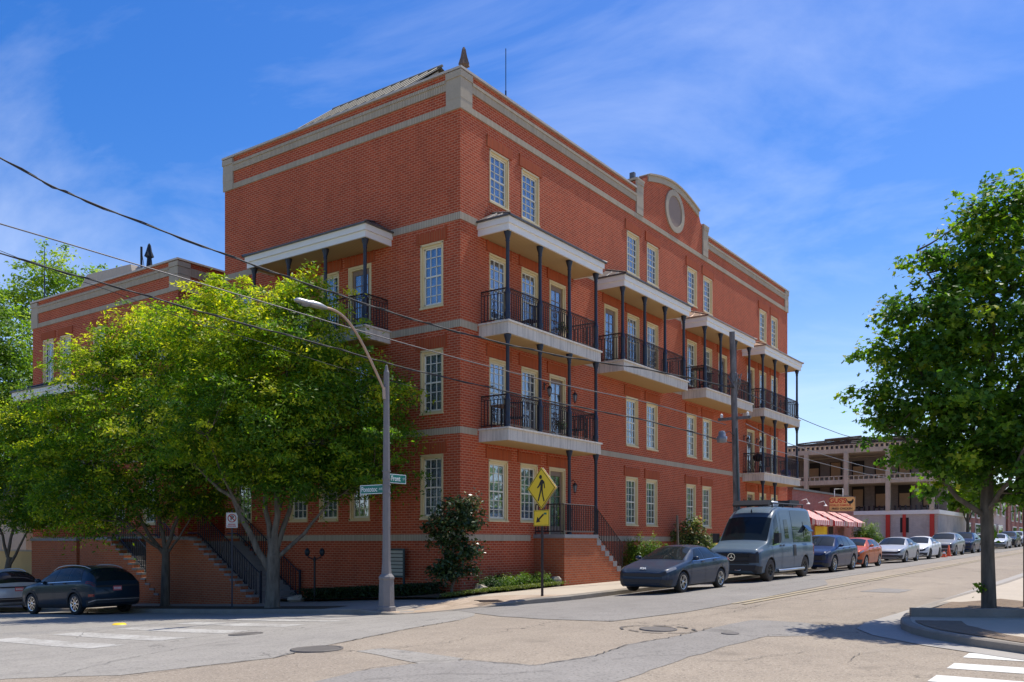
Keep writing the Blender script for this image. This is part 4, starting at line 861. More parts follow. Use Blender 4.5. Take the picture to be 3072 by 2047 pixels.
tree('tall bright green tree behind the left end of the lower wing', (3.2, 36.5, -1.8),
     [(0, 0, 0, .35), (0, 0, 5, .28), (0, 0, 9, .18)], [((0, 0, 5), (-2.5, 0, 10), .14, .04), ((0, 0, 6), (2, 0, 12), .14, .04), ((0, 0, 8), (0, 1, 15), .12, .03)],
     [(0, 0, 14.5, 2.6, 2.6, 2.4), (-2.2, 0, 12, 2.6, 2.6, 2.4), (1.8, 0, 12.3, 2.3, 2.4, 2.2), (0, 0, 10, 3.4, 3, 2.4), (-1.8, 0, 7.4, 2.8, 2.6, 2), (1.8, 0, 7.6, 2.6, 2.6, 2), (.4, 0, 16.6, 1.2, 1.2, 1.0), (0, 0, 5.0, 3.2, 2.5, 1.6), (2.8, 0, 5., 2., 2., 1.5), (2.6, 0, 9.5, 1.6, 1.8, 2.2), (-2.5, 0, 9.8, 2.2, 2, 2)],
     1150, 50, .62, .22, .55, 'bg', 'bark_dark', name='background_tree', bias=.15, twigs=40)
tree('pale airy tree top rising behind the lower wing roof', (10.8, 41.8, -2.2),
     [(0, 0, 0, .4), (0, 0, 9, .28), (0, 0, 14, .15)], [((0, 0, 9), (-3, 0, 18), .14, .03), ((0, 0, 10), (3, 0, 19), .14, .03), ((0, 0, 13), (0, 0, 21), .1, .03), ((-3, 0, 18), (-4, 0, 20.5), .04, .02)],
     [(-.8, 0, 21.6, 1.9, 2, 1.7), (-3.2, 0, 20.4, 1.5, 2, 1.6), (1.8, 0, 20.6, 1.8, 2.2, 1.6), (0, 0, 18, 3.6, 3, 1.9), (0, 0, 15, 4, 3, 2.2), (3.6, 0, 18.2, 1.6, 1.6, 1.4)],
     520, 40, .62, .24, .55, 'bg', 'bark_dark', name='background_tree', bias=.5, twigs=60)
tree('dense dark green maple on the right corner planter', (-2.9, -14.5, .40),
     [(0, 0, -.05, .16), (0, 0, .1, .128), (-.02, 0, 1.0, .112), (-.04, 0, 1.9, .108), (0, 0, 3.2, .09), (.05, 0, 5.2, .06), (.1, 0, 7.4, .025)],
     [((-.04, 0, 1.7), (-1.5, 0, 3.1), .055, .02), ((-.04, 0, 1.9), (1.5, 0, 3.3), .06, .02), ((0, 0, 2.6), (-1.3, .2, 4.6), .05, .02), ((0, 0, 3.2), (1.3, 0, 5.4), .05, .02), ((.03, 0, 4.4), (-1.1, 0, 6.1), .04, .015), ((.05, 0, 5.2), (.9, 0, 7.2), .035, .012), ((-.04, 0, 1.8), (0, -1.3, 3.0), .05, .02), ((0, 0, 2.2), (.3, 1.4, 4.2), .05, .02), ((-1.5, 0, 3.1), (-2.05, 0, 3.6), .02, .006), ((-1.3, .2, 4.6), (-1.7, .2, 4.8), .02, .006), ((-1.1, 0, 6.1), (-1.3, 0, 6.5), .012, .004)],
     [(0.45, 0, 7.15, 0.55, 0.7, 0.7), (-0.35, 0, 7.01, 0.42, 0.5, 0.42), (-0.05, 0, 6.25, 0.85, 1.0, 0.7), (-0.99, 0.1, 6.34, 0.5, 0.5, 0.18), (-1.46, 0, 5.39, 0.55, 0.6, 0.3), (-0.6, 0, 5.17, 1.05, 1.2, 0.75), (-0.86, 0, 4.5, 1.1, 1.1, 0.55), (-1.89, 0.1, 4.67, 0.5, 0.5, 0.16), (-1.03, -0.2, 3.6, 1.15, 1.2, 0.6), (-2.15, 0, 3.85, 0.42, 0.4, 0.14), (-1.72, -0.1, 3.5, 0.55, 0.5, 0.2), (0.8, 0, 4.9, 1.4, 1.4, 1.3), (0.6, 0, 3.4, 1.6, 1.4, 0.8), (0, -0.4, 2.75, 1.3, 1.2, 0.5), (1.6, 0, 6.07, 1.0, 1.1, 1.2), (-0.82, 0, 2.65, 0.8, 0.8, 0.4), (1.6, 0, 2.7, 1.3, 1.2, 0.8), (-1.16, 0.2, 2.95, 0.6, 0.7, 0.3), (0.7, -0.5, 2.2, 0.8, 0.8, 0.35), (-0.35, 0.5, 2.25, 0.5, 0.6, 0.25)],
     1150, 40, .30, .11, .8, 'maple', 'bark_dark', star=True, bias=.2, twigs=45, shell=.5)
_m = [o for o in bpy.data.objects if o.get('label', '').startswith('dense dark green maple')][0]
for _o, _n in ((RV * -.15 + UV * .42, 24), (RV * .13 + UV * 1.35, 12)):
    _P = RNG.normal(size=(_n, 3)) * .065 + _o; _N = RNG.normal(size=_P.shape); _N /= np.linalg.norm(_N, axis=1)[:, None]; link('sprout', leaf_mesh('sprout', _P, _N, .10, .6, RNG.uniform(.3, .8, _n), 'maple'), _m)
def bush(name, label, cat, loc, lobes, nclump, per, crad, size, aspect, leaf, group=None, stems=(), flat=.9, bias=.1, bark='bark'):
    t = thing(name, label, cat, loc, 0, group); mb = MB()
    for i, (a, b, r0, r1) in enumerate(stems): limb(mb, rf(*a), rf(*b), r0, r1, i, 5, .3)
    if stems: mb.build('stem', bark, t)
    P, N, T, _ = crown_points(lobes, nclump, per, crad, flat, bias); link('foliage', leaf_mesh('foliage', P, N, size, aspect, T, leaf), t); return t
bush('magnolia_shrub', 'tall glossy dark leaved shrub at the corner of the building, right of the street lamp', 'shrub', (-1.35, -.78, walk_z(-1.35, -.78) + .05),
     [(.25, 0, 2.45, .62, .5, .42), (.0, 0, 2.0, .62, .5, .45), (-.3, 0, 1.85, .42, .4, .4), (.1, 0, 1.35, .48, .45, .42), (-.1, 0, .85, .5, .45, .32), (.45, 0, 2.05, .38, .4, .3), (.5, 0, 1.25, .3, .3, .25), (-.15, 0, .6, .6, .5, .2), (.55, 0, .72, .25, .25, .14)],
     250, 26, .2, .135, .42, 'magnolia', stems=[((0, 0, 0), (.05, 0, 1.3), .045, .03), ((.02, 0, .5), (-.3, 0, 1.8), .03, .015), ((.05, 0, 1.2), (.3, 0, 2.4), .03, .012), ((0, 0, .3), (.35, .1, 1.2), .025, .01)], bias=.25)
for i, (x, y, s_) in enumerate([(-.15, -1.2, .3), (.75, -1.2, .36), (1.85, -.95, .40), (2.95, -.85, .36), (1.4, -.35, .34)]):
    bush('low_shrub', ['small dark shrub left of the round green ones, nearest the corner', 'round green shrub, second from the corner', 'round green shrub beside the sign post, third from the corner', 'round green shrub next to the porch brick wall', 'small shrub at the wall behind the round ones'][i], 'shrub',
         (x, y, walk_z(x, y) + .02), [(0, 0, .22 * s_ / .4, s_, s_ * .8, .22)], 60, 40, .16, .075, .3, 'shrub' if i in (0, 4) else 'hedge', 'low shrubs in the corner bed')
def cover(name, label, pts, nper, leaf, size=.07, h=.1):
    P = []; n = nper
    for (x0, y0, x1, y1, wd) in pts:
        k = int(n * math.hypot(x1 - x0, y1 - y0)); f = RNG.uniform(0, 1, k); o_ = RNG.normal(size=(k, 2)) * wd * .5
        xx = x0 + (x1 - x0) * f + o_[:, 0]; yy = y0 + (y1 - y0) * f + o_[:, 1]
        for a, b in zip(xx, yy): P.append((a, b, walk_z(a, b) + .07 + RNG.uniform(0, h)))
    P = np.array(P); N = RNG.normal(size=P.shape) * .6 + np.array([0, 0, .8]); N /= np.linalg.norm(N, axis=1)[:, None]
    o = link(name, leaf_mesh(name, P, N, size, .3, RNG.beta(2, 2, len(P)), leaf)); tag(o, label, 'ground cover'); o['kind'] = 'stuff'; return o
cover('ground_cover', 'pale green ground cover edging the corner bed', [(-2.0, -1.0, -1.2, -1.55, .2), (-1.2, -1.5, .2, -1.7, .22), (.2, -1.65, 1.8, -1.45, .25), (1.8, -1.4, 3.7, -1.2, .2)], 900, 'grass')
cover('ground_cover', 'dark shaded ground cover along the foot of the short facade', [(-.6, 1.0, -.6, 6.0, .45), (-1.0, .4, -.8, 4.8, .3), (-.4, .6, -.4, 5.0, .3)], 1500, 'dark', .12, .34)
def hedge(label, loc, lx, ly, h, leaf='hedge', n=260):
    return bush('hedge', label, 'hedge', loc, [(0, 0, h * .5, lx, ly, h * .52)], n, 42, .2, .085, .45, leaf, flat=1.)
hedge('bright yellow-green hedge at the wall behind the grey sedan', (10.4, -.85, walk_z(10.4, -.85)), .95, .6, 1.5)
hedge('dark green hedge end showing between the flowering shrub and the van', (16.6, -.8, walk_z(16.6, -.8)), .75, .6, 1.35)
hedge('tall clipped bush under the striped awnings of the restaurant', (40.6, -1.6, walk_z(40.6, -1.6)), .95, .8, 2.2, n=420)
bush('flowering_shrub', 'tall shrub with cream and pink blossom leaning on a timber stake behind the sedan', 'shrub', (14.7, -.8, walk_z(14.7, -.8)),
     [(0, 0, .8, .95, .6, .8), (-.25, 0, 1.7, .6, .5, .5), (.5, 0, 1.3, .5, .5, .5), (.1, 0, 2.1, .3, .3, .3)], 210, 34, .24, .12, .5, 'flowering', stems=[((0, 0, 0), (-.1, 0, 1.8), .03, .01), ((0, 0, 0), (.4, 0, 1.3), .03, .01)], bias=.3)
mb = MB(); mb.box(-.05, .05, -.03, .03, 0, 2.6); o = mb.build('timber_stake', 'bark', None, (13.5, -.8, walk_z(13.5, -.8) - .1)); o.rotation_euler = (0, R_(-3), 0); tag(o, 'tall thin timber stake standing in the bed left of the flowering shrub', 'stake')
def rock(label, loc, s_, seed):
    rnd = random.Random(seed); bm = bmesh.new(); bmesh.ops.create_icosphere(bm, subdivisions=2, radius=1)
    for v in bm.verts: k = 1 + rnd.uniform(-.18, .18); v.co = Vector((v.co.x * s_[0] * k, v.co.y * s_[1] * k, v.co.z * s_[2] * k))
    me = bpy.data.meshes.new('boulder'); bm.to_mesh(me); bm.free(); me.materials.append(MT['rock']); tag(link('boulder', me, None, loc, seed), label, 'boulder', 'boulders edging the garden bed')
rock('flat pale boulder at the foot of the glossy corner shrub', (-.55, -1.2, walk_z(-.6, -1.2) + .13), (.3, .2, .14), 1)
rock('grey boulder leaning by the porch wall', (3.5, -1.15, walk_z(3.4, -1.2) + .15), (.2, .14, .19), 2)
rock('boulder at the foot of the twin headed path light', (-1.2, 5.9, walk_z(-1.2, 5.9) + .08), (.3, .2, .15), 3)

# ------------------------------------------------------------------ street furniture
def P3(x, y, dz=0): return (x, y, walk_z(x, y) + dz)
sl_ = thing('street_lamp', 'tall grey street lamp with curved arm reaching over the side street', 'street lamp', P3(-3.93, -.70, -.02))
mb = MB(); mb.lathe([(.26, 0), (.25, .12), (.22, .14), (.21, .5), (.20, .82), (.22, .86), (.215, .9), (.14, .98), (.115, 1.3), (.105, 2.2)], n=8, smooth=False); mb.build('base', 'lampconc', sl_)
mb = MB(); mb.lathe([(.112, 2.19), (.100, 3.4), (.086, 5.0), (.078, 6.18), (.078, 6.2), (.055, 6.25), (.03, 6.38), (0, 6.4)], n=8, smooth=False)
for z in (3.62, 3.42, 3.27, 3.06): mb.lathe([(.112, 0), (.112, .03)], (0, 0, z), 12)
mb.build('post', 'lampconc', sl_)
mb = MB(); arm = [(0, 0, 5.55), (-.12, .02, 5.8)]; A0, A1, A2, A3 = (-.1, 0, 5.75), (-.9, 0, 6.85), (-1.3, 0, 7.5), (-2.1, 0, 7.43)
for k in range(15):
    f = k / 14; arm.append(tuple((1 - f) ** 3 * A0[i] + 3 * f * (1 - f) ** 2 * A1[i] + 3 * f * f * (1 - f) * A2[i] + f ** 3 * A3[i] for i in range(3)))
mb.tube(arm[2:], .035, 8); mb.tube([(-.08, 0, 5.5), (-.1, 0, 5.8)], .05, 8); mb.build('arm', 'copperroof', sl_)
mb = MB(); mb.lathe([(.0, -.02), (.05, 0), (.1, .08), (.105, .4), (.13, .45), (.13, .7), (.07, .95), (0, 1.0)], (-3.05, 0, 7.41), 10, 'X'); L_ = mb.v
mb.v = [(v[0], v[1], 7.41 + (v[2] - 7.41) * (.75 if v[2] > 7.41 else .35)) for v in L_]; lh = mb.build('lamp_head', 'galv', sl_)
mb = MB(); mb.lathe([(0, -.06), (.1, -.03), (.13, 0)], (-2.72, 0, 7.38), 10); mb.build('lens', 'lens', lh)
def street_sign(label, txt, sub, wd, loc, ang):
    """green blade, origin at the end that touches the post"""
    t = thing('street_name_sign', label, 'street sign', loc, ang, 'street name blades on the lamp post'); h = .24
    mb = MB(); mb.box(0, wd, -.006, .006, -h / 2, h / 2); mb.build('blade', 'signwhite', t)
    mb = MB(); mb.box(.018, wd - .018, -.0085, -.0065, -h / 2 + .018, h / 2 - .018); mb.build('panel', 'signgreen', t)
    link('lettering', text_mesh(txt, .19, mat='signwhite', bold=.002, xs=.82), t, (.02 + (wd - .2) / 2, -.011, 0)); link('lettering', text_mesh(sub, .09, mat='signwhite', xs=.8), t, (wd - .09, -.011, 0)); return t
lx, ly, lz = sl_.location
street_sign('green street name sign reading Pontotoc AVE pointing left from the lamp post', 'Pontotoc', 'AVE', .84, (lx, ly + .95, lz + 3.18), R_(-90))
street_sign('green street name sign reading Front ST pointing right from the lamp post', 'Front', 'ST', .64, (lx + .1, ly, lz + 3.46), 0)
# pedestrian crossing sign
ps = thing('pedestrian_sign', 'yellow diamond pedestrian crossing sign with arrow plate on a dark post', 'road sign', P3(-1.75, -4.1, -.02), R_(165.5) + R_(90))
mb = MB(); mb.box(-.028, .028, -.02, .02, 0, 3.0); mb.build('post', 'rust', ps)
zc = 2.80
def diamond(s_, y0, y1, mat, nm): mb = MB(); mb.prism([(0, y0, zc + s_), (s_, y0, zc), (0, y0, zc - s_), (-s_, y0, zc)], (0, y1 - y0, 0)); return mb.build(nm, mat, ps)
diamond(.54, -.030, -.024, 'yellow', 'warning_plate'); diamond(.54, .024, .030, 'plategrey', 'back_plate')
bd = MB()
for k in range(4):
    a_ = [(0, .515), (.515, 0), (0, -.515), (-.515, 0)]; p, q = a_[k], a_[(k + 1) % 4]; i_ = [(x * .955, z * .955) for x, z in (p, q)]
    bd.prism([(p[0], -.031, zc + p[1]), (q[0], -.031, zc + q[1]), (i_[1][0], -.031, zc + i_[1][1]), (i_[0][0], -.031, zc + i_[0][1])], (0, -.002, 0))
bd.build('border', 'signblack', ps)
mb = MB(); Y_ = -.0325
def poly2(mb, pts, cx=0., cz=0., s=1., y=Y_, th=-.0015): mb.prism([(cx + x * s, y, cz + z * s) for x, z in pts], (0, th, 0))
poly2(mb, [(.055 * math.cos(t * math.pi / 6), .055 * math.sin(t * math.pi / 6)) for t in range(12)], -.03, zc + .29)
poly2(mb, [(-.02, .22), (.05, .22), (.12, .16), (.145, .0), (.11, -.01), (.09, .11), (.06, .12), (.055, -.03), (-.045, -.03), (-.03, .09), (-.09, .03), (-.15, -.0), (-.165, .03), (-.10, .09), (-.05, .17)], 0, zc)
poly2(mb, [(-.045, -.03), (.005, -.03), (-.015, -.12), (-.10, -.33), (-.145, -.32), (-.09, -.17)], 0, zc); poly2(mb, [(.0, -.03), (.055, -.03), (.065, -.15), (.13, -.33), (.085, -.345), (.03, -.17)], 0, zc)
mb.build('walking_figure', 'signblack', ps)
mb = MB(); mb.box(-.30, .30, -.030, -.024, 1.83, 2.24); ap = mb.build('arrow_plate', 'yellow', ps); mb = MB()
for (a, b, c, d) in ((-.285, .285, 1.845, 1.855), (-.285, .285, 2.215, 2.225), (-.285, -.275, 1.855, 2.215), (.275, .285, 1.855, 2.215)): mb.box(a, b, -.0325, -.031, c, d)
poly2(mb, [(-.2, -.12), (-.04, -.10), (-.075, -.055), (.10, .07), (.07, .11), (-.11, -.02), (-.15, .03)], 0, 2.04); mb.build('arrow', 'signblack', ap)
mb = MB(); mb.box(.1, .2, -.0335, -.0315, 2.12, 2.17); mb.build('sticker', 'signgreen', ap)
# no parking sign
ns = thing('no_parking_sign', 'small white no parking sign with red circle on a thin dark post', 'road sign', P3(-3.6, 6.05, -.02), R_(-45))
mb = MB(); mb.box(-.022, .022, -.015, .015, 0, 3.0); mb.build('post', 'iron', ns); mb = MB(); mb.box(-.17, .17, -.022, -.016, 2.47, 2.93); mb.build('sign_plate', 'signwhite', ns); mb = MB()
for k in range(24):
    a0, a1 = 2 * math.pi * k / 24, 2 * math.pi * (k + 1) / 24; poly2(mb, [(.13 * math.cos(a0), .13 * math.sin(a0)), (.13 * math.cos(a1), .13 * math.sin(a1)), (.105 * math.cos(a1), .105 * math.sin(a1)), (.105 * math.cos(a0), .105 * math.sin(a0))], 0, 2.765, y=-.0245, th=-.002)
poly2(mb, [(-.10, .08), (-.08, .10), (.10, -.08), (.08, -.10)], 0, 2.765, y=-.0245, th=-.003)
mb.build('prohibition_ring', 'red', ns); mb = MB()
for z, x in ((2.575, .11), (2.52, .13)):
    for k in range(7): mb.box(-x + 2 * x * k / 7, -x + 2 * x * k / 7 + x * .2, -.0245, -.0225, z - .018, z + .018)
mb.build('small_print', 'red', ns); link('lettering', text_mesh('P', .2, mat='signblack', bold=.006), ns, (0, -.0235, 2.765))
# twin headed path light
pl_ = thing('path_light', 'low black path light with two globe heads against the short facade', 'lamp', P3(-.95, 5.3, 0), R_(-54))
mb = MB(); mb.tube([(0, 0, 0), (0, 0, 1.42)], .035, 8); mb.lathe([(.06, 0), (.06, .06), (.035, .1)], n=8); mb.tube([(-.22, 0, 1.45), (0, 0, 1.34), (.22, 0, 1.45)], .02, 6); mb.lathe([(.04, 1.3), (.05, 1.4), (0, 1.47)], n=8); mb.build('post', 'black', pl_)
for s_ in (-1, 1):
    mb = MB(); mb.lathe([(.0, 1.46), (.05, 1.48), (.085, 1.56), (.085, 1.64), (.04, 1.72), (0, 1.74)], (.24 * s_, 0, 0), 10); mb.build('globe', 'carglass_lit', pl_)
t = thing('sign_post', 'thin dark metal post standing just right of the maple trunk', 'post', (-1.7, -14.95, .40)); mb = MB(); mb.tube([(0, 0, 0), (0, 0, 2.9)], .035, 6); mb.build('post', 'rust', t)
mb = MB(); mb.box(-.012, .012, -.16, .16, 2.4, 2.85); mb.build('sign_plate', 'plategrey', t)
# louvred board on legs
lv = thing('louvred_screen', 'pale louvred screen on two thin legs beside the short facade', 'screen', P3(-.28, 2.45, 0), R_(-90))
mb = MB()
for k in range(7): mb.box(-.42, .42, -.02, .0, .715 + k * .115, .805 + k * .115)
mb.build('slats', 'louvre', lv); mb = MB(); mb.box(-.42, .42, .02, .03, .70, 1.53); mb.build('backing', 'interior', lv); mb = MB()  # near-black sheet stands in for the shade in the slat gaps
for (a, b, c, d) in ((-.45, -.42, 0.0, 1.55), (.42, .45, 0.0, 1.55), (-.42, .42, 1.52, 1.55), (-.42, .42, .66, .70)): mb.box(a, b, -.04, .035, c, d)
mb.build('frame', 'teal', lv)
# utility pole
up = thing('utility_pole', 'leaning grey wooden utility pole with a crossarm in front of the third balcony', 'utility pole', P3(10.9, -4.38, -.1))
mb = MB(); mb.tube([(0, 0, 0), (-.10, 0, 3), (-.3, 0, 6), (-.55, 0, 9.0)], [.14, .13, .115, .10], 12); mb.build('pole_shaft', 'pole', up)
mb = MB(); mb.box(-.36, -.26, -.62, .62, 5.82, 5.92); ca = mb.build('crossarm', 'pole', up)
for y in (-.5, .5):
    mb = MB(); mb.lathe([(.03, 0), (.06, .03), (.04, .07), (.06, .1), (.03, .15), (0, .16)], (-.31, y, 5.92), 8); mb.build('insulator', 'signwhite', ca)
mb = MB(); rnd = random.Random(5)
for k in range(6):
    th = rnd.uniform(0, 6.28); mb.tube([(-.43, 0, 7.3 + rnd.uniform(-.1, .3)), (-.43 + .3 * math.cos(th), .3 * math.sin(th), 7.35 + rnd.uniform(-.2, .2)), (-.41 + .16 * math.cos(th + 1), .16 * math.sin(th + 1), 6.9 + rnd.uniform(-.2, .2))], .022, 5)
mb.tube([(-.45, 0, 7.2), (-.45, 0, 7.5)], .125, 10); mb.build('cable_splice', 'wire_pale', up)
mb = MB(); mb.tube([(-.2, -.12, .3), (-.24, -.12, 3), (-.36, -.1, 5.5)], .03, 6); mb.build('conduit', 'teal', up)
mb = MB(); mb.tube([(-.27, 0, 5.2), (-.8, .0, 5.35), (-1.35, .0, 5.2)], .014, 6); fa_ = mb.build('light_bracket', 'black', up)
mb = MB(); mb.lathe([(.0, .30), (.1, .28), (.13, .2), (.13, .12), (.19, .08), (.17, -.12), (.0, -.14)], (-1.5, 0, 5.0), 12); mb.build('security_light', 'lens', fa_)
# wires
def wire(label, pts, r, mat='wire', twist=False):
    pts = [Vector(p) for p in pts]; P = []
    for i in range(len(pts) - 1):
        p0, p1, p2, p3_ = pts[max(0, i - 1)], pts[i], pts[i + 1], pts[min(len(pts) - 1, i + 2)]
        for k in range(8):
            t = k / 8; P.append(.5 * ((2 * p1) + (-p0 + p2) * t + (2 * p0 - 5 * p1 + 4 * p2 - p3_) * t * t + (-p0 + 3 * p1 - 3 * p2 + p3_) * t ** 3))
    P.append(pts[-1]); mb = MB(); mb.tube(P, r, 6)
    if twist: mb.tube([p + Vector((0, r * 1.6 * math.sin(i * 1.3), r * 1.6 * math.cos(i * 1.3))) for i, p in enumerate(P)], r * .6, 5)
    tag(mb.build('power_line', mat), label, 'wire', 'overhead wires over the side street')
wire('thick upper overhead cable running from the upper left across the facade to the utility pole', [(-17.5, 4.4, 11.9), (-12.02, 2.58, 9.63), (-10.43, 2.09, 9.12), (-7.28, 1.11, 8.5), (-5.11, .43, 8.14), (-2.91, -.25, 7.82), (-.43, -1.03, 7.58), (2.73, -2.01, 7.43), (6.42, -3.16, 7.45), (10.42, -4.41, 7.3)], .021, twist=True)
wire('middle overhead cable crossing the facade to the utility pole crossarm', [(-17.5, 3.6, 8.7), (-12.25, 2.1, 8.1), (-9.64, 1.35, 7.78), (-7.04, .6, 7.46), (-4.08, -.25, 7.10), (-.68, -1.22, 6.75), (2.52, -2.14, 6.5), (6.29, -3.22, 6.3), (10.5, -4.1, 5.98)], .015, 'wire_pale')
wire('lowest overhead cable crossing the street trees towards the pole light', [(-17.5, 4.6, 8.7), (-11.87, 2.9, 7.75), (-9.84, 2.23, 7.45), (-7.51, 1.47, 7.1), (-4.82, .59, 6.76), (-2.74, -.09, 6.47), (.02, -1.0, 6.21), (2.86, -1.93, 5.97), (6.5, -3.12, 5.72), (10.5, -4.3, 5.3)], .017, twist=True)
wire('thin slack wire below the cables in front of the left trees', [(-17, 4.5, 9.2), (-11.41, 2.75, 7.68), (-9.84, 2.23, 7.32), (-8.19, 1.7, 6.92), (-6.48, 1.13, 6.62), (-4.47, .47, 6.24), (-2.0, -.4, 5.9)], .007)
wire('upper cable sagging from the utility pole past the far balconies to the right', [(10.5, -4.39, 7.35), (14.14, -4.29, 7.28), (18.6, -4.16, 7.16), (23.29, -4.03, 7.14), (28.51, -3.88, 7.25), (37.33, -3.62, 7.9), (50, -3.2, 9.0)], .017)
wire('middle cable from the utility pole crossarm towards the ruined frame building', [(10.6, -4.8, 5.98), (16.41, -4.23, 5.9), (23.29, -4.03, 5.85), (32.61, -3.76, 5.92), (42.84, -3.46, 6.25), (50, -3.2, 6.7)], .015, 'wire_pale')
wire('lower cable from the utility pole towards the ruined frame building', [(10.7, -4.38, 5.45), (16.41, -4.23, 5.42), (23.29, -4.03, 5.42), (32.61, -3.76, 5.5), (42, -3.5, 5.75)], .015, 'wire_pale')
# rooftop items
def antenna(label, loc, h, mat='iron'):
    t = thing('antenna', label, 'antenna', loc, 0, 'rooftop whip antennas'); mb = MB(); mb.tube([(0, 0, -1.5), (0, 0, h * .45)], .03, 6); mb.build('mast', mat, t); mb = MB(); mb.tube([(0, 0, h * .45), (0, 0, h)], .016, 5); mb.build('whip', mat, t)
antenna('tall thin antenna above the long facade parapet of the corner building', (5.09, 2., 16.6), 2.75); antenna('thin antenna at the left end of the lower wing roof', (.35, 24.93, 12.9), 2.45)
def brolly(label, loc, h, mat, tilt=0.):
    t = thing('closed_umbrella', label, 'umbrella', loc, 0, 'closed patio umbrellas on the roofs'); mb = MB(); mb.tube([(0, 0, -1.4), (0, 0, h)], .025, 6); mb.build('pole', 'black', t)
    mb = MB(); rnd = random.Random(int(h * 10)); n = 12; vs = []
    prof = [(.02, h + .03), (.05, h - .05), (.09, h - .3), (.15, h - .55), (.07, h - .62), (.10, h - 1.0), (.12, h - 1.45)]
    for r, z in prof:
        for k in range(n): rr = r * (1 + .35 * (k % 2) * (1 if k % 4 else -.6)) * rnd.uniform(.9, 1.1); th = 2 * math.pi * k / n; vs.append((rr * math.cos(th), rr * math.sin(th), z))
    mb.add(vs, [(i * n + k, i * n + (k + 1) % n, (i + 1) * n + (k + 1) % n, (i + 1) * n + k) for i in range(len(prof) - 1) for k in range(n)]); mb.build('canopy', mat, t)
brolly('closed brown patio umbrella rising over the corner parapet', (1.2, .82, 16.2), 1.05, 'fabric_brown'); brolly('closed dark patio umbrella on the lower wing roof', (2, 19.16, 13.5), 1.3, 'fabric_dark')
up2 = thing('roof_post', 'thin dark post beside the closed umbrella on the lower wing roof', 'post', (2, 19.76, 12.3)); mb = MB(); mb.tube([(0, 0, 0), (0, 0, 2.5)], .05, 6); mb.build('post', 'black', up2); mb = MB(); mb.tube([(.0, -.05, 2.2), (.0, -.35, 1.0)], .015, 4); mb.build('stay', 'black', up2)
# road ironwork
def manhole(label, x, y, r, cat='manhole'):
    z = road_z(x, y) + .014; t = thing('manhole_cover', label, 'manhole cover', (x, y, z), 0, 'iron covers in the road')
    ang = math.atan2(road_z(x + .5, y) - road_z(x - .5, y), 1); t.rotation_euler = (math.atan2(road_z(x, y + .5) - road_z(x, y - .5), 1), -ang, 0)
    mb = MB(); mb.lathe([(r, -.02), (r, .004), (r * .88, .006), (r * .88, -.004), (r * .1, -.004), (0, -.004)], n=28); mb.build('ring', 'castiron', t)
    mb = MB(); mb.lathe([(r * .86, .003), (r * .8, -.002), (r * .62, .003), (r * .55, -.002), (r * .35, .003), (r * .3, -.002), (0, .003)], n=28)
    mb.build('lid', 'castiron', t)
manhole('large round manhole cover at the lower left of the tan asphalt', -12.33, -7.3, .37); manhole('dark manhole cover on the light asphalt near the left crosswalk', -10.5, -3.41, .31); manhole('manhole cover in broken asphalt in the middle of the junction', -7.62, -10.28, .31); manhole('small valve cover in the grey patch right of the middle manhole', -7.45, -11.45, .14)
for i in range(10):
    a = i / 10 * 6.28; strip('broken_asphalt', [(-7.62 + .5 * math.cos(a), -10.28 + .62 * math.sin(a)), (-7.62 + .52 * math.cos(a + .5), -10.28 + .66 * math.sin(a + .5))], .035, 'tar', .013, .03, 50 + i)
mb = MB(); mb.lathe([(.0, .03), (.12, .03), (.16, .0)], n=14); tag(mb.build('lane_marker_button', 'yellow', None, (-9.6, 2.2, road_z(-9.6, 2.2) + .01)), 'yellow dome button on the side street behind the dark SUV', 'road marker')
mb = MB()
for k in range(8): mb.box(-.5, .5, -.28 + k * .07, -.25 + k * .07, 0, .012)
mb.box(-.54, .54, -.34, -.29, 0, .014); mb.box(-.54, .54, .29, .34, 0, .014); tag(mb.build('drain_grate', 'rust', None, (-2.6, -3.3, walk_z(-2.6, -3.3) + .01), R_(-40)), 'dark iron grate in the corner pavement left of the pedestrian sign', 'grate')

# ------------------------------------------------------------------ background buildings
rs = thing('restaurant', 'single storey painted brick restaurant with red and white striped awnings', 'building', (30.4, 0, .6))
mb = MB(); mb.box(0, 13, 0, 9, -1, 4.10); mb.build('wall', 'brick_far', rs); mb = MB(); mb.box(-.1, 13.1, -.1, 9.1, 4.101, 4.22); mb.build('coping', 'metalroof', rs)
for x0, x1 in ((.1, 2.9), (3.9, 6.0), (6.7, 8.4), (9.0, 10.9)):
    mb = MB(); zt, zb, d = 3.0, 2.35, 1.3
    mb.quad((x0, -.03, zt), (x1, -.03, zt), (x1, -d, zb), (x0, -d, zb)); mb.quad((x0, -d, zb), (x1, -d, zb), (x1, -d - .02, zb - .28), (x0, -d - .02, zb - .28))
    for x in (x0, x1): mb.add([(x, -.03, zt), (x, -d, zb), (x, -d, zb - .28), (x, -.03, zb - .28)], [(0, 1, 2, 3)])
    mb.build('awning', 'stripes', rs)
for x in (1.5, 4.9, 7.5, 9.9): mb = MB(); mb.tube([(x, 0, 3.5), (x, -.35, 3.6), (x, -.45, 3.4)], .02, 5); mb.lathe([(.03, 0), (.12, -.1)], (x, -.45, 3.4), 8); mb.build('gooseneck_lamp', 'signwhite', rs)
mb = MB(); mb.box(4.2, 6.6, -.06, -.004, .3, 2.05); yp = mb.build('yellow_panel', 'yellow', rs)
mb = MB(); [mb.box(4.9 + k * .32, 5.08 + k * .32, -.07, -.061, 1.0, 1.5) for k in (0, 1.3, 2, 2.7)]; mb.build('dark_marks', 'board', yp)
mb = MB(); mb.box(7.1, 8.0, -.03, -.003, .2, 2.2); mb.build('door', 'interior', rs)
gs = thing('shop_sign', 'amber blade sign reading GUS\'S over the restaurant awnings', 'sign', (36.7, -.18, 4.06), R_(-78))
bmx = []; W2, H2 = .78, .46
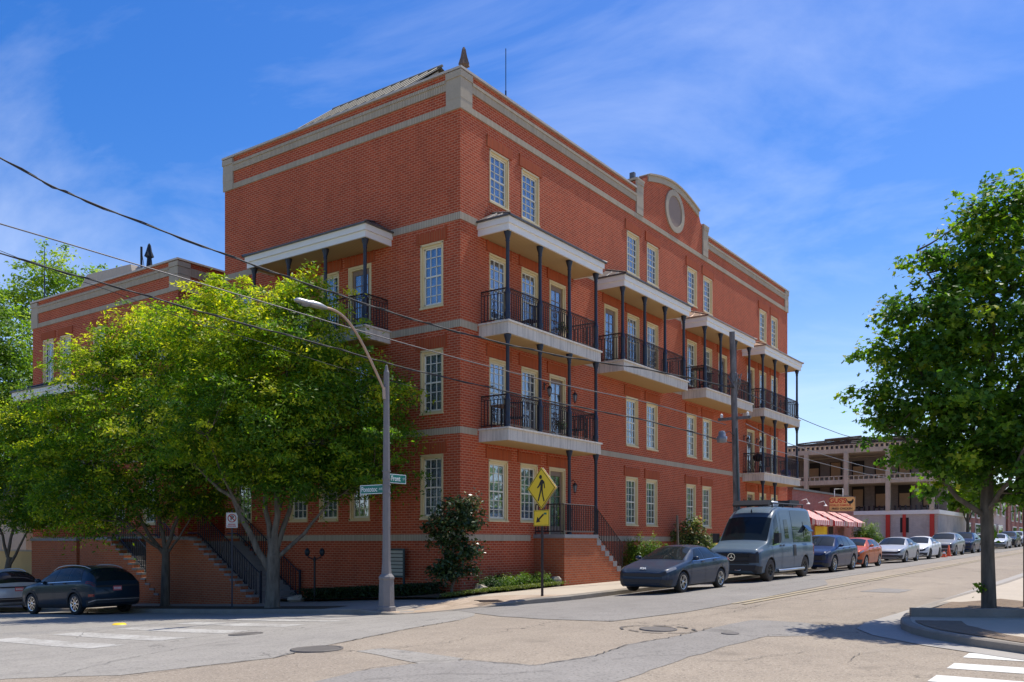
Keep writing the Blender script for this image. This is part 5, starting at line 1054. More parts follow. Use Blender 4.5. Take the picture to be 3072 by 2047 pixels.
for cx_, cz_, a0 in ((W2 - .12, H2 - .12, 0), (-W2 + .12, H2 - .12, 90), (-W2 + .12, -H2 + .12, 180), (W2 - .12, -H2 + .12, 270)): bmx += [(cx_ + .12 * math.cos(R_(a0 + k * 22.5)), cz_ + .12 * math.sin(R_(a0 + k * 22.5))) for k in range(5)]
mb = MB(); mb.prism([(x + .85, -.06, z) for x, z in bmx], (0, .12, 0)); mb.build('sign_box', 'gussign', gs); mb = MB()
for k in range(20):
    p, q = bmx[k], bmx[(k + 1) % 20]; mb.prism([(p[0] + .85, -.064, p[1]), (q[0] + .85, -.064, q[1]), (q[0] * .955 + .85, -.064, q[1] * .93), (p[0] * .955 + .85, -.064, p[1] * .93)], (0, -.004, 0))
mb.build('border', 'doorwood', gs)
link('lettering', text_mesh("GUS'S", .40, mat='red', bold=.012), gs, (.60, -.068, .20)); link('lettering', text_mesh('WORLD FAMOUS', .165, mat='red', bold=.004), gs, (.72, -.068, -.08)); link('lettering', text_mesh('FRIED CHICKEN', .17, mat='signblack', bold=.005), gs, (.85, -.068, -.30))
mb = MB(); poly2(mb, [(-.22, .15), (-.15, .02), (-.02, .0), (.08, .03), (.14, .14), (.2, .1), (.19, -.04), (.1, -.14), (.02, -.16), (.02, -.22), (-.03, -.22), (-.03, -.16), (-.12, -.12), (-.17, -.02), (-.25, .08)], 1.33, .17, y=-.068, th=-.003); mb.build('rooster', 'signblack', gs)
mb = MB(); mb.tube([(.4, 0, .4), (.4, 0, .95), (.9, 0, .95), (.9, 0, .4)], .025, 5); mb.build('bracket', 'signwhite', gs)
# burnt-out concrete frame building facing the junction across the next street
fb = thing('frame_building', 'ruined three storey concrete frame building over a whitewashed brick ground floor', 'building', (50.5, 4.2 - 4.4, .8)); y1 = -3.9; y0 = -3.9; Yl, Yr = 20.0, -3.9
mb = MB(); mb.box(0, .3, Yr, Yl, -1, 2.95); mb.box(0.3, 12, Yr, Yr + .3, -1, 2.95); mb.build('wall', 'white_brick', fb)
mb = MB(); mb.box(-.12, .5, Yr - .1, Yl, 2.951, 3.25); mb.box(.5, 12, Yr - .1, Yr + .3, 2.951, 3.25); mb.build('fascia', 'white', fb)
for zf in (3.25, 5.35, 7.75):
    mb = MB(); mb.box(-.1, 6, Yr, Yl, zf, zf + .02 if zf < 4 else zf + .35)
    for k in range(64):
        y = Yr + k * .37
        if y < Yl: mb.box(-.1, .25, y, y + .07, zf + (.02 if zf < 4 else .35), zf + (.38 if zf < 4 else .62))
    if zf > 4: mb.box(-.1, .1, Yr, Yl, zf + .60, zf + .66)
    mb.build('floor_beam', 'rust' if zf < 4 else 'peach', fb)
for i, y in enumerate([Yr + .4 + 3.05 * k for k in range(8)]):
    mb = MB(); mb.box(-.2, .12, y - .16, y + .16, 3.26, 7.76); mb.build('post', 'peach', fb)
    if i in (0, 1): mb = MB(); mb.box(-.14, -.004, y - .15, y + .15, -1, 2.94); mb.build('red_pilaster', 'red', fb)
mb = MB(); mb.box(-.1, -.004, Yr + 2.2, Yr + 2.42, .6, 2.94); mb.build('red_pilaster', 'red', fb)
mb = MB(); mb.box(-.03, -.003, 2.4, 3.3, 1.5, 2.6); mb.build('boarded_window', 'board', fb); mb = MB(); mb.box(-.03, -.003, -1.9, -1.3, 1.6, 2.7); mb.build('boarded_window', 'interior', fb)
mb = MB()
mb.box(3.5, 3.8, Yr, Yl, 3.3, 7.7); mb.build('rear_wall', 'greybrick', fb)
for zf in (3.6, 5.85):
    for k in range(13):
        y = Yr + .8 + k * 1.75; mb = MB(); mb.box(3.44, 3.497, y, y + .95, zf, zf + 1.75 - (.2 if zf > 5 else 0)); b_ = mb.build('window', 'interior', fb); mb = MB(); mb.box(3.41, 3.438, y + .1, y + .85, zf + .1, zf + (1.1 if (k * 7 + int(zf)) % 3 else 1.5)); mb.build('plywood_board', 'board', b_)
mb = MB(); rnd = random.Random(4); mb.quad((1.5, Yr + 1, 9.1), (1.5, Yl, 8.3), (6, Yl, 8.6), (6, Yr + 1, 9.3)); mb.quad((1.5, Yr + 1, 8.3), (1.5, Yl, 7.9), (1.5, Yl, 8.3), (1.5, Yr + 1, 9.1))
for k in range(40):
    y = Yr + rnd.uniform(0, 22); z = 8.9 - (y - Yr) * .028 + rnd.uniform(-.25, .25); mb.tube([(rnd.uniform(.2, 1.6), y, z), (rnd.uniform(.2, 1.6), y + rnd.uniform(1, 3.5), z + rnd.uniform(-.1, .05))], rnd.uniform(.04, .09), 4)
for k in range(12): y = Yr + 1.5 + k * 1.7; mb.tube([(.1, y, 8.1), (.3, y + rnd.uniform(-.1, .3), 9.0 - k * .05)], .03, 4)
mb.build('collapsed_roof', 'darkwood', fb)
bf = thing('brick_terrace', 'row of low brick shop buildings far up the street behind the parked cars', 'building', (64, -3.5, 1.0))
mb = MB(); mb.box(0, 14, 0, 12, -1, 5.4); mb.build('wall', 'brick_far', bf); mb = MB(); mb.box(14.3, 30, .2, 12, -1, 6.6); mb.build('wall', 'stucco_far', bf); mb = MB(); mb.box(30.3, 70, 0, 12, -1, 6.2); mb.build('wall', 'brick_far', bf)
for i, (x, z, w_, h_) in enumerate([(2, 3, 1.2, 1.6), (5, 3, 1.2, 1.6), (8, 3, 1.2, 1.6), (11, 3, 1.2, 1.6), (2, .4, 2.2, 1.9), (7, .4, 2.6, 1.9), (17, .4, 3, 2), (22, .4, 3, 2), (17, 3.6, 1.4, 1.7), (21, 3.6, 1.4, 1.7), (25, 3.6, 1.4, 1.7), (33, 3.2, 1.3, 1.8), (37, 3.2, 1.3, 1.8), (41, 3.2, 1.3, 1.8), (45, 3.2, 1.3, 1.8), (34, .4, 3, 2), (40, .4, 3, 2), (50, 3.2, 1.3, 1.8), (55, 3.2, 1.3, 1.8)]):
    mb = MB(); mb.box(x - .12, x + w_ + .12, -.1, -.03, z - .12, z + h_ + .12); f_ = mb.build('window', 'white', bf); mb = MB(); mb.box(x, x + w_, -.12, -.101, z, z + h_); mb.build('pane', 'carglass_lit', f_)
tree('distant street tree far up the hill beyond the parked cars', (60, -4.6, 1.0), [(0, 0, 0, .15), (0, 0, 3, .1)], [((0, 0, 2.2), (-.8, 0, 4.5), .06, .02), ((0, 0, 2.2), (.9, 0, 4.6), .06, .02)],
     [(0, 0, 5, 2, 2, 1.8), (-1, 0, 4, 1.2, 1.2, 1), (1, 0, 4, 1.2, 1.2, 1)], 160, 36, .6, .3, .6, 'bg', 'bark_dark', name='background_tree', twigs=10)

# far-off woods closing the view beyond the streets, one mass too distant to count
def wood(pts, label):
    P, N, T = [], [], []
    for (x, y, h) in pts:
        z = road_z(max(-60, min(180, x)), y)
        n = 420; d = RNG.normal(size=(n, 3)); d /= np.linalg.norm(d, axis=1)[:, None]; r_ = RNG.uniform(.4, 1., (n, 1)) ** .4
        P.append(np.array([x, y, z + h * .5]) + d * r_ * np.array([h * .55, h * .55, h * .55])); q = d * .6 + np.array([0, 0, .6]) + RNG.normal(size=(n, 3)) * .4; N.append(q / np.linalg.norm(q, axis=1)[:, None]); T.append(RNG.beta(2, 2.4, n) * .5 + RNG.uniform(0, .35))
    o = link('distant_wood', leaf_mesh('distant_wood', np.concatenate(P), np.concatenate(N), 1.5, .7, np.concatenate(T), 'bg')); tag(o, label, 'wood'); o['kind'] = 'stuff'
_r = random.Random(8)
wood([(150 + _r.uniform(-6, 30), y, _r.uniform(9, 14)) for y in range(-110, 20, 7)] + [(x, -46 + _r.uniform(-8, 4), _r.uniform(9, 14)) for x in range(20, 150, 8)], 'far green wood closing the end of the uphill street')
wood([(x, 75 + _r.uniform(-5, 14), _r.uniform(9, 15)) for x in range(-70, 30, 7)] + [(-75 + _r.uniform(-8, 4), y, _r.uniform(8, 13)) for y in range(-60, 80, 9)], 'far green wood beyond the side street at the left')

# ------------------------------------------------------------------ vehicles
def paint(name, c, metal=.0, rough=.3):
    m = NM(name); n = m.noise(3, 3); m.base(m.mix(tuple(x * .93 for x in c), tuple(x * 1.05 for x in c), n)); m.rough(rough, metal * .4, .12)
    m.p.inputs['Coat Weight'].default_value = .32; m.p.inputs['Coat Roughness'].default_value = .05; return m.m
MT['body_grey'] = paint('grey_blue_paint', (.024, .042, .074)); MT['body_van'] = paint('slate_paint', (.085, .13, .175), .0, .4); MT['body_navy'] = paint('navy_paint', (.010, .022, .075)); MT['body_orange'] = paint('orange_paint', (.50, .10, .03), .2)
MT['body_silver'] = paint('silver_paint', (.42, .43, .44), .5); MT['body_white'] = paint('white_paint', (.72, .72, .71), 0., .35); MT['body_gunmetal'] = paint('gunmetal_paint', (.26, .27, .285), .5); MT['body_black'] = paint('black_paint', (.02, .022, .026), .2); MT['body_teal'] = paint('dark_teal_paint', (.014, .032, .05), .3); MT['body_lightsilver'] = paint('pale_silver_paint', (.52, .54, .56), .4)
MT['plate_red'] = M_plain('number_plate', (.62, .12, .13), .5)
def smooth_f(xs, vs, L_, k=.07):
    g = np.arange(-.5, L_ + .5, .01); v = np.interp(g, xs, vs); n = int(k / .01) * 2 + 1; ker = np.hanning(n + 2)[1:-1]; ker /= ker.sum()
    v2 = np.convolve(np.pad(v, n // 2, 'edge'), ker, 'valid'); return lambda x: float(np.interp(x, g, v2))
class Car:
    def __init__(s, L_, x, zb, zs, zt, w_, wt, k=.07):
        s.L = L_; s.zb, s.zs, s.zt, s.w, s.wt = [smooth_f(x, a, L_, k) for a in (zb, zs, zt, w_, wt)]
    def ring(s, x):
        zb, zs, zt, w_, wt = s.zb(x), s.zs(x), s.zt(x), s.w(x), s.wt(x); cab = min(1., max(0., (zt - zs - .12) / .25)); ze = zt - .02 - .055 * cab
        m = ((.94 * w_ + wt) / 2 + .03 * cab, (zs + ze) / 2 + .02)
        return [(0, zb), (.82 * w_, zb), (.955 * w_, zb + .07), (w_, zb + .48 * (zs - zb)), (.99 * w_, zs - .09), (.945 * w_, zs), m, (wt, ze), (.55 * wt, zt - .006), (0, zt + .004)]
    def at(s, x, r, side=1):
        R9 = s.ring(x); i = min(8, int(r)); t = r - i; p = [R9[max(0, i - 1)], R9[i], R9[i + 1], R9[min(9, i + 2)]]; T = .6
        def cr(a, b, c, d): m0, m1 = (c - a) * .5 * T, (d - b) * .5 * T; return (2 * t ** 3 - 3 * t ** 2 + 1) * b + (t ** 3 - 2 * t ** 2 + t) * m0 + (-2 * t ** 3 + 3 * t ** 2) * c + (t ** 3 - t ** 2) * m1
        return Vector((x, side * cr(*[q[0] for q in p]), cr(*[q[1] for q in p])))
    def off(s, x, r, side, d):
        e = .01; a = s.at(x + e, r, side) - s.at(x - e, r, side); r0, r1 = max(0, r - .05), min(9, r + .05); b = s.at(x, r1, side) - s.at(x, r0, side)
        n = a.cross(b); n = n.normalized() if n.length > 1e-9 else Vector((0, 0, 1))
        c = s.at(x, r, side); ctr = Vector((x, 0, .6 * s.zs(x)))
        if n.dot(c - ctr) < 0: n = -n
        return c + n * d
    def body(s):
        xs = [0, .015, .04, .08, .14, .22]; x = .3
        while x < s.L - .3: xs.append(x); x += .09
        xs += [s.L - .3, s.L - .22, s.L - .14, s.L - .08, s.L - .04, s.L - .015, s.L]; rs = [i / 3 for i in range(28)]; mb = MB(); m = len(rs); N = 2 * m - 2; vs = []
        for x in xs:
            vs += [tuple(s.at(x, r, 1)) for r in rs] + [tuple(s.at(x, r, -1)) for r in rs[-2:0:-1]]
        fs = [(i * N + k, i * N + (k + 1) % N, (i + 1) * N + (k + 1) % N, (i + 1) * N + k) for i in range(len(xs) - 1) for k in range(N)]
        fs += [tuple(reversed(range(N))), tuple(range((len(xs) - 1) * N, len(xs) * N))]; mb.add(vs, fs, 0, True); return mb
    def patch(s, mb, xl, xr, r0, r1, side, d=.006, nx=8, nr=5, mi=0):
        """xl(t), xr(t): limits in x as functions of t in 0..1 going up from r0 to r1"""
        fl = xl if callable(xl) else (lambda t: xl); fr = xr if callable(xr) else (lambda t: xr); vs = []
        for j in range(nr + 1):
            t = j / nr; r = r0 + (r1 - r0) * t; a, b = fl(t), fr(t)
            for i in range(nx + 1): vs.append(tuple(s.off(a + (b - a) * i / nx, r, side, d)))
        mb.add(vs, [(j * (nx + 1) + i, j * (nx + 1) + i + 1, (j + 1) * (nx + 1) + i + 1, (j + 1) * (nx + 1) + i) for j in range(nr) for i in range(nx)], mi, True)
def arch_cut(mb, wheels, hw, R):
    dg = bpy.context.evaluated_depsgraph_get
    b = MB.build(mb, 'tmp_body', ['white', 'plastic']); c = MB()
    for x in wheels:
        for s_ in (-1, 1): c.lathe([(0, 0), (R, 0), (R, .5), (0, .5)] if s_ > 0 else [(0, -.5), (R, -.5), (R, 0), (0, 0)], (x, s_ * (hw - .27), R - .055), 28, 'Y', 1, False)
    bm = bmesh.new(); cm = c.mesh('tmp_cut', ['plastic', 'plastic']); bm.from_mesh(cm); bmesh.ops.remove_doubles(bm, verts=bm.verts, dist=1e-4); bmesh.ops.recalc_face_normals(bm, faces=bm.faces); bm.to_mesh(cm); bm.free()
    bm = bmesh.new(); bm.from_mesh(b.data); bmesh.ops.remove_doubles(bm, verts=bm.verts, dist=1e-4); bmesh.ops.recalc_face_normals(bm, faces=bm.faces); bm.to_mesh(b.data); bm.free()
    co = link('tmp_cut', cm); md = b.modifiers.new('b', 'BOOLEAN'); md.operation = 'DIFFERENCE'; md.object = co; md.solver = 'EXACT'
    bpy.context.view_layer.update(); d = dg(); me = bpy.data.meshes.new_from_object(b.evaluated_get(d)); me.name = 'body'
    bpy.data.objects.remove(b); bpy.data.objects.remove(co); return me
def wheel_meshes(R, wd, spokes, tyre, rimm, rimr=.68):
    mb = MB(); rr = R * rimr; mb.lathe([(rr, -wd / 2 + .01), (R * .93, -wd / 2), (R, -wd / 2 + .03), (R, wd / 2 - .03), (R * .93, wd / 2), (rr, wd / 2 - .01), (rr, -wd / 2 + .01)], n=28, axis='Y'); t = mb.mesh('wheel', tyre)
    mb = MB(); yo = -wd / 2 + .012; mb.lathe([(rr, yo), (rr * .93, yo + .012), (rr * .9, .03), (0, .03)], n=28, axis='Y', mi=1, caps=False)
    mb.lathe([(rr * 1.01, yo - .004), (rr * .93, yo - .004), (rr * .91, yo + .02)], n=28, axis='Y', caps=False); mb.lathe([(0, yo - .0), (rr * .2, yo), (rr * .23, yo + .02)], n=12, axis='Y')
    for k in range(spokes):
        th = 2 * math.pi * k / spokes
        for dd in ((-.13, .13) if spokes <= 6 else (0,)):
            a = Vector((math.cos(th + dd * .3), 0, math.sin(th + dd * .3))) * rr * .16; b = Vector((math.cos(th + dd * 1.4), 0, math.sin(th + dd * 1.4))) * rr * .95; q = Vector((-math.sin(th), 0, math.cos(th))) * rr * .055
            mb.prism([tuple(a - q + Vector((0, yo + .004, 0))), tuple(b - q + Vector((0, yo + .0, 0))), tuple(b + q + Vector((0, yo + .0, 0))), tuple(a + q + Vector((0, yo + .004, 0)))], (0, .02, 0))
    return t, mb.mesh('rim', [rimm, 'plastic'])
WC = {}
def wheels(t, xs, hw, R, wd=.2, spokes=5, tyre='rubber', rimm='alloy', rimr=.68):
    key = (R, wd, spokes, tyre, rimm, rimr)
    if key not in WC: WC[key] = wheel_meshes(*key)
    for x in xs:
        for s_ in (-1, 1):
            o = link('wheel', WC[key][0], t, (x, s_ * (hw - wd / 2 - .015), R), 0 if s_ < 0 else math.pi); link('rim', WC[key][1], o)
def car(label, spec, body, loc, rz=0., group='cars parked along the kerb', grille='plastic', name='parked_car', cat='car', plate=None, glass='carglass', rails=False, spokes=5, clad=None, rimm='alloy', wheelR=None, scale=None):
    S = spec; c = S['car']; t = thing(name, label, cat, loc, rz, group); L_, hw = c.L, S['hw']; R = wheelR or S['R']; g = S
    key = 'mesh%g' % R
    if key not in S: S[key] = arch_cut(c.body(), S['wx'], hw, R + .055)
    me = S[key].copy(); me.materials[0] = MT[body]; link('body', me, t)
    def part(nm, mat, fn): mb = MB(); fn(mb); return mb.build(nm, mat, t) if mb.v else None
    part('windscreen', glass, lambda m: [c.patch(m, (lambda q: S['ws'][0] + .02), (lambda q: S['ws'][1]), 7.12, 9, sd_, .007, 8, 4) for sd_ in (-1, 1)])
    if S.get('rw'): part('rear_window', glass, lambda m: [c.patch(m, S['rw'][0], S['rw'][1], S.get('rwr', 7.12), 9, sd_, .007, 8, 5) for sd_ in (-1, 1)])
    for sd_ in (-1, 1):
        for (a0, a1, b0, b1) in S['sg']: part('side_window', glass, lambda m: c.patch(m, (lambda q: a0 + (a1 - a0) * q), (lambda q: b0 + (b1 - b0) * q), 5.16, 6.82, sd_, .005, 6, 4))
        part('headlight', 'lens', lambda m: c.patch(m, *S['hl'][:2], S['hl'][2], S['hl'][3], sd_, .006, 6, 3))
        part('tail_light', 'redlens', lambda m: c.patch(m, *S['tl'][:2], S['tl'][2], S['tl'][3], sd_, .006, 4, 3))
        def mir(m):
            x = S['mx']; p = c.at(x, 5.3, sd_); y = p.y + sd_ * .13; m.lathe([(0, -.1), (.05, -.085), (.075, 0), (.05, .085), (0, .1)], (x, y, p.z + .07), 8, 'Y'); m.tube([(x, p.y, p.z + .02), (x, y, p.z + .05)], .02, 4)
        part('wing_mirror', S.get('mm', body), mir) if S is not VAN else None
        for x in S['seams']: part('door_gap', 'plastic', lambda m: c.patch(m, x - .007, x + .007, 1.6, 5.0, sd_, .0025, 1, 10))
        for x in S['handles']:
            p = c.off(x, 4.45, sd_, .02); mb = MB(); mb.box(p.x - .09, p.x + .09, p.y - .012, p.y + .012, p.z - .015, p.z + .015); mb.build('door_handle', S.get('hm', body), t)
        part('sill', clad or 'plastic', lambda m: c.patch(m, S['wx'][0] + R + .06, S['wx'][1] - R - .06, .95, 2.25 if clad else 1.7, sd_, .006, 8, 3))
        if clad:
            for x in S['wx']:
                mb = MB(); r0, r1 = R + .045, R + .115; vs = []
                for k in range(17):
                    th = math.pi * (k / 16); 
                    for r in (r0, r1):
                        px_, pz = x - r * math.cos(th), R - .0 + r * math.sin(th) * .98; pz = max(pz, .2); ry = min(((q, abs(c.at(px_, q, 1).z - pz)) for q in [1.5 + j * .1 for j in range(36)]), key=lambda e: e[1])[0]; p = c.off(px_, ry, sd_, .012); vs.append((px_, p.y, pz))
                mb.add(vs, [(2 * k, 2 * k + 1, 2 * k + 3, 2 * k + 2) for k in range(16)]); mb.build('arch_trim', clad, t)
        if rails: mb = MB(); mb.tube([c.off(S['rl'][0] + (S['rl'][1] - S['rl'][0]) * k / 8, 7.25, sd_, .02 + .05 * math.sin(math.pi * k / 8) ** .4) for k in range(9)], .018, 5); mb.build('roof_rail', 'alloy', t)
    for sd_ in (-1, 1): part('drip_rail', S.get('trim', 'chrome'), lambda m: c.patch(m, S['sg'][0][0] - .02, S['sg'][-1][2], 5.04, 5.14, sd_, .009, 12, 1))
    # front face
    f = S['front']; 
    def fb_(nm, mat, y0, y1, z0, z1, x=-.012, d=.03): mb = MB(); mb.box(x, x + d, y0, y1, z0, z1); return mb.build(nm, mat, t)
    for (nm, mat, r0, r1, xe, dd) in f:           # wrapped bands around the nose: r range, reach in x
        mb = MB(); vs = []; cols_ = [xe, xe * .6, xe * .3, .06, .02, .0]
        for sd_ in (1, -1):
            seq = cols_ if sd_ == 1 else cols_[::-1]
            for x in seq:
                for r in (r0, (r0 + r1) / 2, r1): vs.append(tuple(c.off(x, r, sd_, dd)) if x > 0 else (-dd, c.at(0, r, sd_).y, c.at(0, r, sd_).z))
        m_ = len(cols_) * 2; mb.add(vs, [(i * 3 + j, i * 3 + j + 1, (i + 1) * 3 + j + 1, (i + 1) * 3 + j) for i in range(m_ - 1) for j in range(2)]); mb.build(nm, mat if mat != 'G' else grille, t)
    for (nm, mat, r0, r1, xe, dd) in S.get('rear', ()):
        cols_ = [xe, xe * .75, xe * .5, xe * .25, .05, .02, .0]; rows = []
        for sd_ in (1, -1):
            for x in (cols_ if sd_ == 1 else cols_[::-1]):
                rows.append([tuple(c.off(L_ - x, r, sd_, dd)) if x > 0 else (L_ + dd, c.at(L_, r, sd_).y, c.at(L_, r, sd_).z) for r in (r0, (r0 + r1) / 2, r1)])
        if nm == 'reflector':
            for k in (0, len(rows) - 6): mb = MB(); mb.add([p for q in rows[k:k + 6] for p in q], [(i * 3 + j, i * 3 + j + 1, (i + 1) * 3 + j + 1, (i + 1) * 3 + j) for i in range(5) for j in range(2)]); mb.build(nm, mat, t)
        else: mb = MB(); mb.add([p for q in rows for p in q], [(i * 3 + j, i * 3 + j + 1, (i + 1) * 3 + j + 1, (i + 1) * 3 + j) for i in range(len(rows) - 1) for j in range(2)]); mb.build(nm, mat, t)
    wheels(t, S['wx'], hw, R, S.get('ww', .2), spokes, S.get('tyre', 'rubber'), rimm, S.get('rimr', .68))
    mb = MB(); mb.box(S['wx'][0] - .2, S['wx'][1] + .2, -hw * .7, hw * .7, .22, .34); mb.build('underbody', 'plastic', t)
    if plate:
        x = c.L + .012; mb = MB(); mb.box(x - .02, x, -.15, .15, plate - .075, plate + .075); pl = mb.build('number_plate', 'plate_red', t); mb = MB()
        for k in range(6): mb.box(x, x + .003, -.12 + k * .042, -.095 + k * .042, plate - .035, plate + .035)
        mb.build('plate_marks', 'signwhite', pl)
    return t
def put(xf, yc, L_, fn=None):
    """ground height and pitch for a car whose nose is at xf on the long street"""
    za, zb_ = road_z(xf + .9, yc - .8), road_z(xf + L_ - .9, yc - .8); return (xf, yc, za - (zb_ - za) * .9 / (L_ - 1.8) + .006), -math.atan2(zb_ - za, L_ - 1.8)
SED = dict(car=Car(4.64, [0, .05, .15, .45, .95, 1.25, 1.55, 2.05, 2.35, 2.75, 3.2, 3.75, 4.15, 4.35, 4.58, 4.64],
    [.30, .22, .19, .18, .18, .18, .18, .18, .18, .18, .18, .18, .2, .22, .27, .33], [.60, .66, .71, .78, .87, .92, .935, .95, .96, .975, .99, 1.0, 1.0, .99, .95, .80],
    [.63, .70, .755, .83, .93, .98, 1.14, 1.385, 1.425, 1.44, 1.42, 1.27, 1.09, 1.045, 1.0, .84], [.60, .72, .80, .87, .9, .9, .9, .9, .9, .9, .9, .9, .88, .85, .78, .68], [.42, .55, .60, .66, .72, .70, .66, .585, .57, .565, .56, .55, .60, .62, .62, .52]),
    hw=.9, R=.325, wx=(.93, 3.63), ws=(1.28, 2.08), rw=(3.25, 4.08), sg=[(1.62, 2.12, 2.40, 2.48), (2.47, 2.53, 3.15, 3.10), (3.2, 3.16, 3.66, 3.34)], hl=(.10, .52, 4.35, 5.1), tl=(4.25, 4.6, 4.0, 5.3), mx=1.62, seams=(1.42, 2.44, 3.3), handles=(2.25, 3.12), rl=(2, 3.5),
    front=[('grille', 'G', 3.9, 5.1, .10, .012), ('lower_intake', 'plastic', 1.75, 2.9, .30, .012), ('bumper_trim', 'plastic', 1.2, 1.5, .35, .012)])
SUV = dict(car=Car(4.72, [0, .05, .15, .45, .95, 1.2, 1.5, 1.95, 2.3, 2.8, 3.4, 3.9, 4.25, 4.5, 4.66, 4.72],
    [.34, .27, .24, .22, .22, .22, .22, .22, .22, .22, .22, .22, .24, .27, .33, .38], [.74, .82, .88, .95, 1.02, 1.05, 1.06, 1.07, 1.08, 1.09, 1.10, 1.11, 1.11, 1.10, 1.06, .95],
    [.78, .87, .94, 1.01, 1.09, 1.13, 1.32, 1.57, 1.635, 1.655, 1.645, 1.60, 1.54, 1.38, 1.14, .98], [.66, .78, .85, .91, .94, .94, .94, .94, .94, .94, .94, .94, .93, .90, .84, .76], [.5, .62, .68, .74, .78, .76, .72, .64, .62, .62, .62, .61, .60, .62, .66, .60], k=.06),
    hw=.94, R=.365, wx=(.93, 3.72), ws=(1.24, 2.0), rw=(4.22, 4.665), rwr=6.6, sg=[(1.6, 2.06, 2.42, 2.48), (2.49, 2.53, 3.25, 3.22), (3.32, 3.28, 4.1, 3.86)], hl=(.09, .48, 4.4, 5.1), tl=(4.38, 4.70, 4.25, 5.1), mx=1.58, seams=(1.4, 2.46, 3.32), handles=(2.28, 3.15), rl=(1.9, 4.1),
    front=[('grille', 'G', 3.2, 5.0, .07, .012), ('lower_intake', 'plastic', 1.6, 2.5, .30, .012)],
    rear=[('light_bar', 'plastic', 4.35, 4.95, .30, .010), ('rear_bumper', 'plastic', 1.2, 2.5, .34, .012), ('reflector', 'redlens', 2.75, 3.05, .20, .012), ('chrome_trim', 'alloy', 2.25, 2.35, .22, .018)])
HAT = dict(car=Car(3.95, [0, .05, .15, .4, .8, 1.0, 1.3, 1.75, 2.1, 2.6, 3.1, 3.45, 3.7, 3.9, 3.95],
    [.28, .22, .19, .18, .18, .18, .18, .18, .18, .18, .18, .2, .22, .27, .32], [.66, .74, .80, .86, .92, .95, .96, .97, .98, .99, 1.0, 1.0, 1.0, .96, .85],
    [.70, .79, .86, .93, 1.0, 1.04, 1.24, 1.42, 1.465, 1.47, 1.45, 1.38, 1.22, 1.02, .88], [.60, .70, .77, .82, .85, .85, .85, .85, .85, .85, .85, .84, .82, .76, .68], [.45, .56, .62, .68, .70, .68, .64, .58, .56, .56, .55, .55, .57, .60, .55]),
    hw=.85, R=.30, wx=(.78, 3.2), ws=(1.05, 1.75), rw=(3.38, 3.76), sg=[(1.4, 1.8, 2.1, 2.14), (2.17, 2.2, 2.85, 2.8), (2.92, 2.88, 3.4, 3.2)], hl=(.09, .46, 4.3, 5.1), tl=(3.55, 3.92, 4.1, 5.4), mx=1.38, seams=(1.22, 2.14, 2.9), handles=(1.98, 2.75), rl=(1.8, 3.3), mm='body_orange',
    front=[('grille', 'G', 3.6, 4.3, .07, .012), ('lower_intake', 'plastic', 1.6, 2.7, .25, .012)])
VAN = dict(car=Car(5.93, [0, .05, .15, .5, .85, 1.05, 1.5, 1.75, 2.1, 2.6, 3.5, 5.0, 5.6, 5.82, 5.93],
    [.42, .34, .30, .28, .28, .28, .28, .28, .28, .28, .28, .28, .3, .34, .40], [1.0, 1.07, 1.12, 1.18, 1.23, 1.25, 1.28, 1.30, 1.32, 1.33, 1.33, 1.33, 1.33, 1.33, 1.30],
    [1.06, 1.15, 1.21, 1.29, 1.37, 1.52, 2.12, 2.40, 2.62, 2.74, 2.76, 2.76, 2.74, 2.68, 2.5], [.84, .92, .96, .98, 1.01, 1.01, 1.01, 1.01, 1.01, 1.01, 1.01, 1.01, 1.0, .98, .94], [.60, .70, .76, .82, .86, .87, .83, .80, .78, .76, .76, .76, .76, .76, .74], k=.06),
    hw=1.0, R=.41, wx=(1.02, 4.72), ws=(1.0, 1.70), rw=None, sg=[(1.28, 1.72, 2.02, 2.02)], hl=(.09, .42, 4.35, 5.25), tl=(5.7, 5.9, 3.2, 4.9), mx=1.32, seams=(1.22, 2.1, 2.2, 3.45), handles=(2.02, 2.35), rl=(2, 4), mm='plastic', hm='plastic', tyre='rubber_dusty', rimr=.55, ww=.27,
    front=[('grille', 'plastic', 3.0, 5.1, .07, .014), ('bumper', 'plastic', 1.0, 2.6, .30, .014)])
YC = -5.78
def park(label, spec, body, xf, **k):
    loc, pt = put(xf, k.pop('yc', YC - .0), spec['car'].L); sc = k.pop('sc', (.97, .94, .90)); t = car(label, spec, body, loc, **k); t.rotation_euler = (0, pt, 0); t.scale = sc; return t
kia = park('dark grey-blue four door sedan parked nearest the corner, in front of the van', SED, 'body_grey', .52, sc=(.95, .92, .88), spokes=5)
link('emblem', text_mesh('KIA', .10, mat='signwhite', bold=.003, xs=1.3, extr=.006), kia, (.095, 0, .76), R_(-90)).rotation_euler = (R_(-38), 0, R_(-90))
van = park('tall slate grey camper van with roof rack parked behind the dark sedan', VAN, 'body_van', 7.0, sc=(.97, .95, .91), name='camper_van', cat='van', rimm='darkalloy', yc=-5.72, group=None, spokes=6)
vc = VAN['car']
def vb(nm, mat, *b, par=None): mb = MB(); mb.box(*b); return mb.build(nm, mat, par or van)
mb = MB(); n_ = 24; yy = -.03
ringp = []
for k in range(n_):
    a0 = 2 * math.pi * k / n_
    for r, x in ((.135, -.03), (.135, -.06), (.11, -.06), (.11, -.03)): ringp.append((x, r * math.cos(a0), .90 + r * math.sin(a0)))
mb.add(ringp, [(k * 4 + j, ((k + 1) % n_) * 4 + j, ((k + 1) % n_) * 4 + (j + 1) % 4, k * 4 + (j + 1) % 4) for k in range(n_) for j in range(4)])
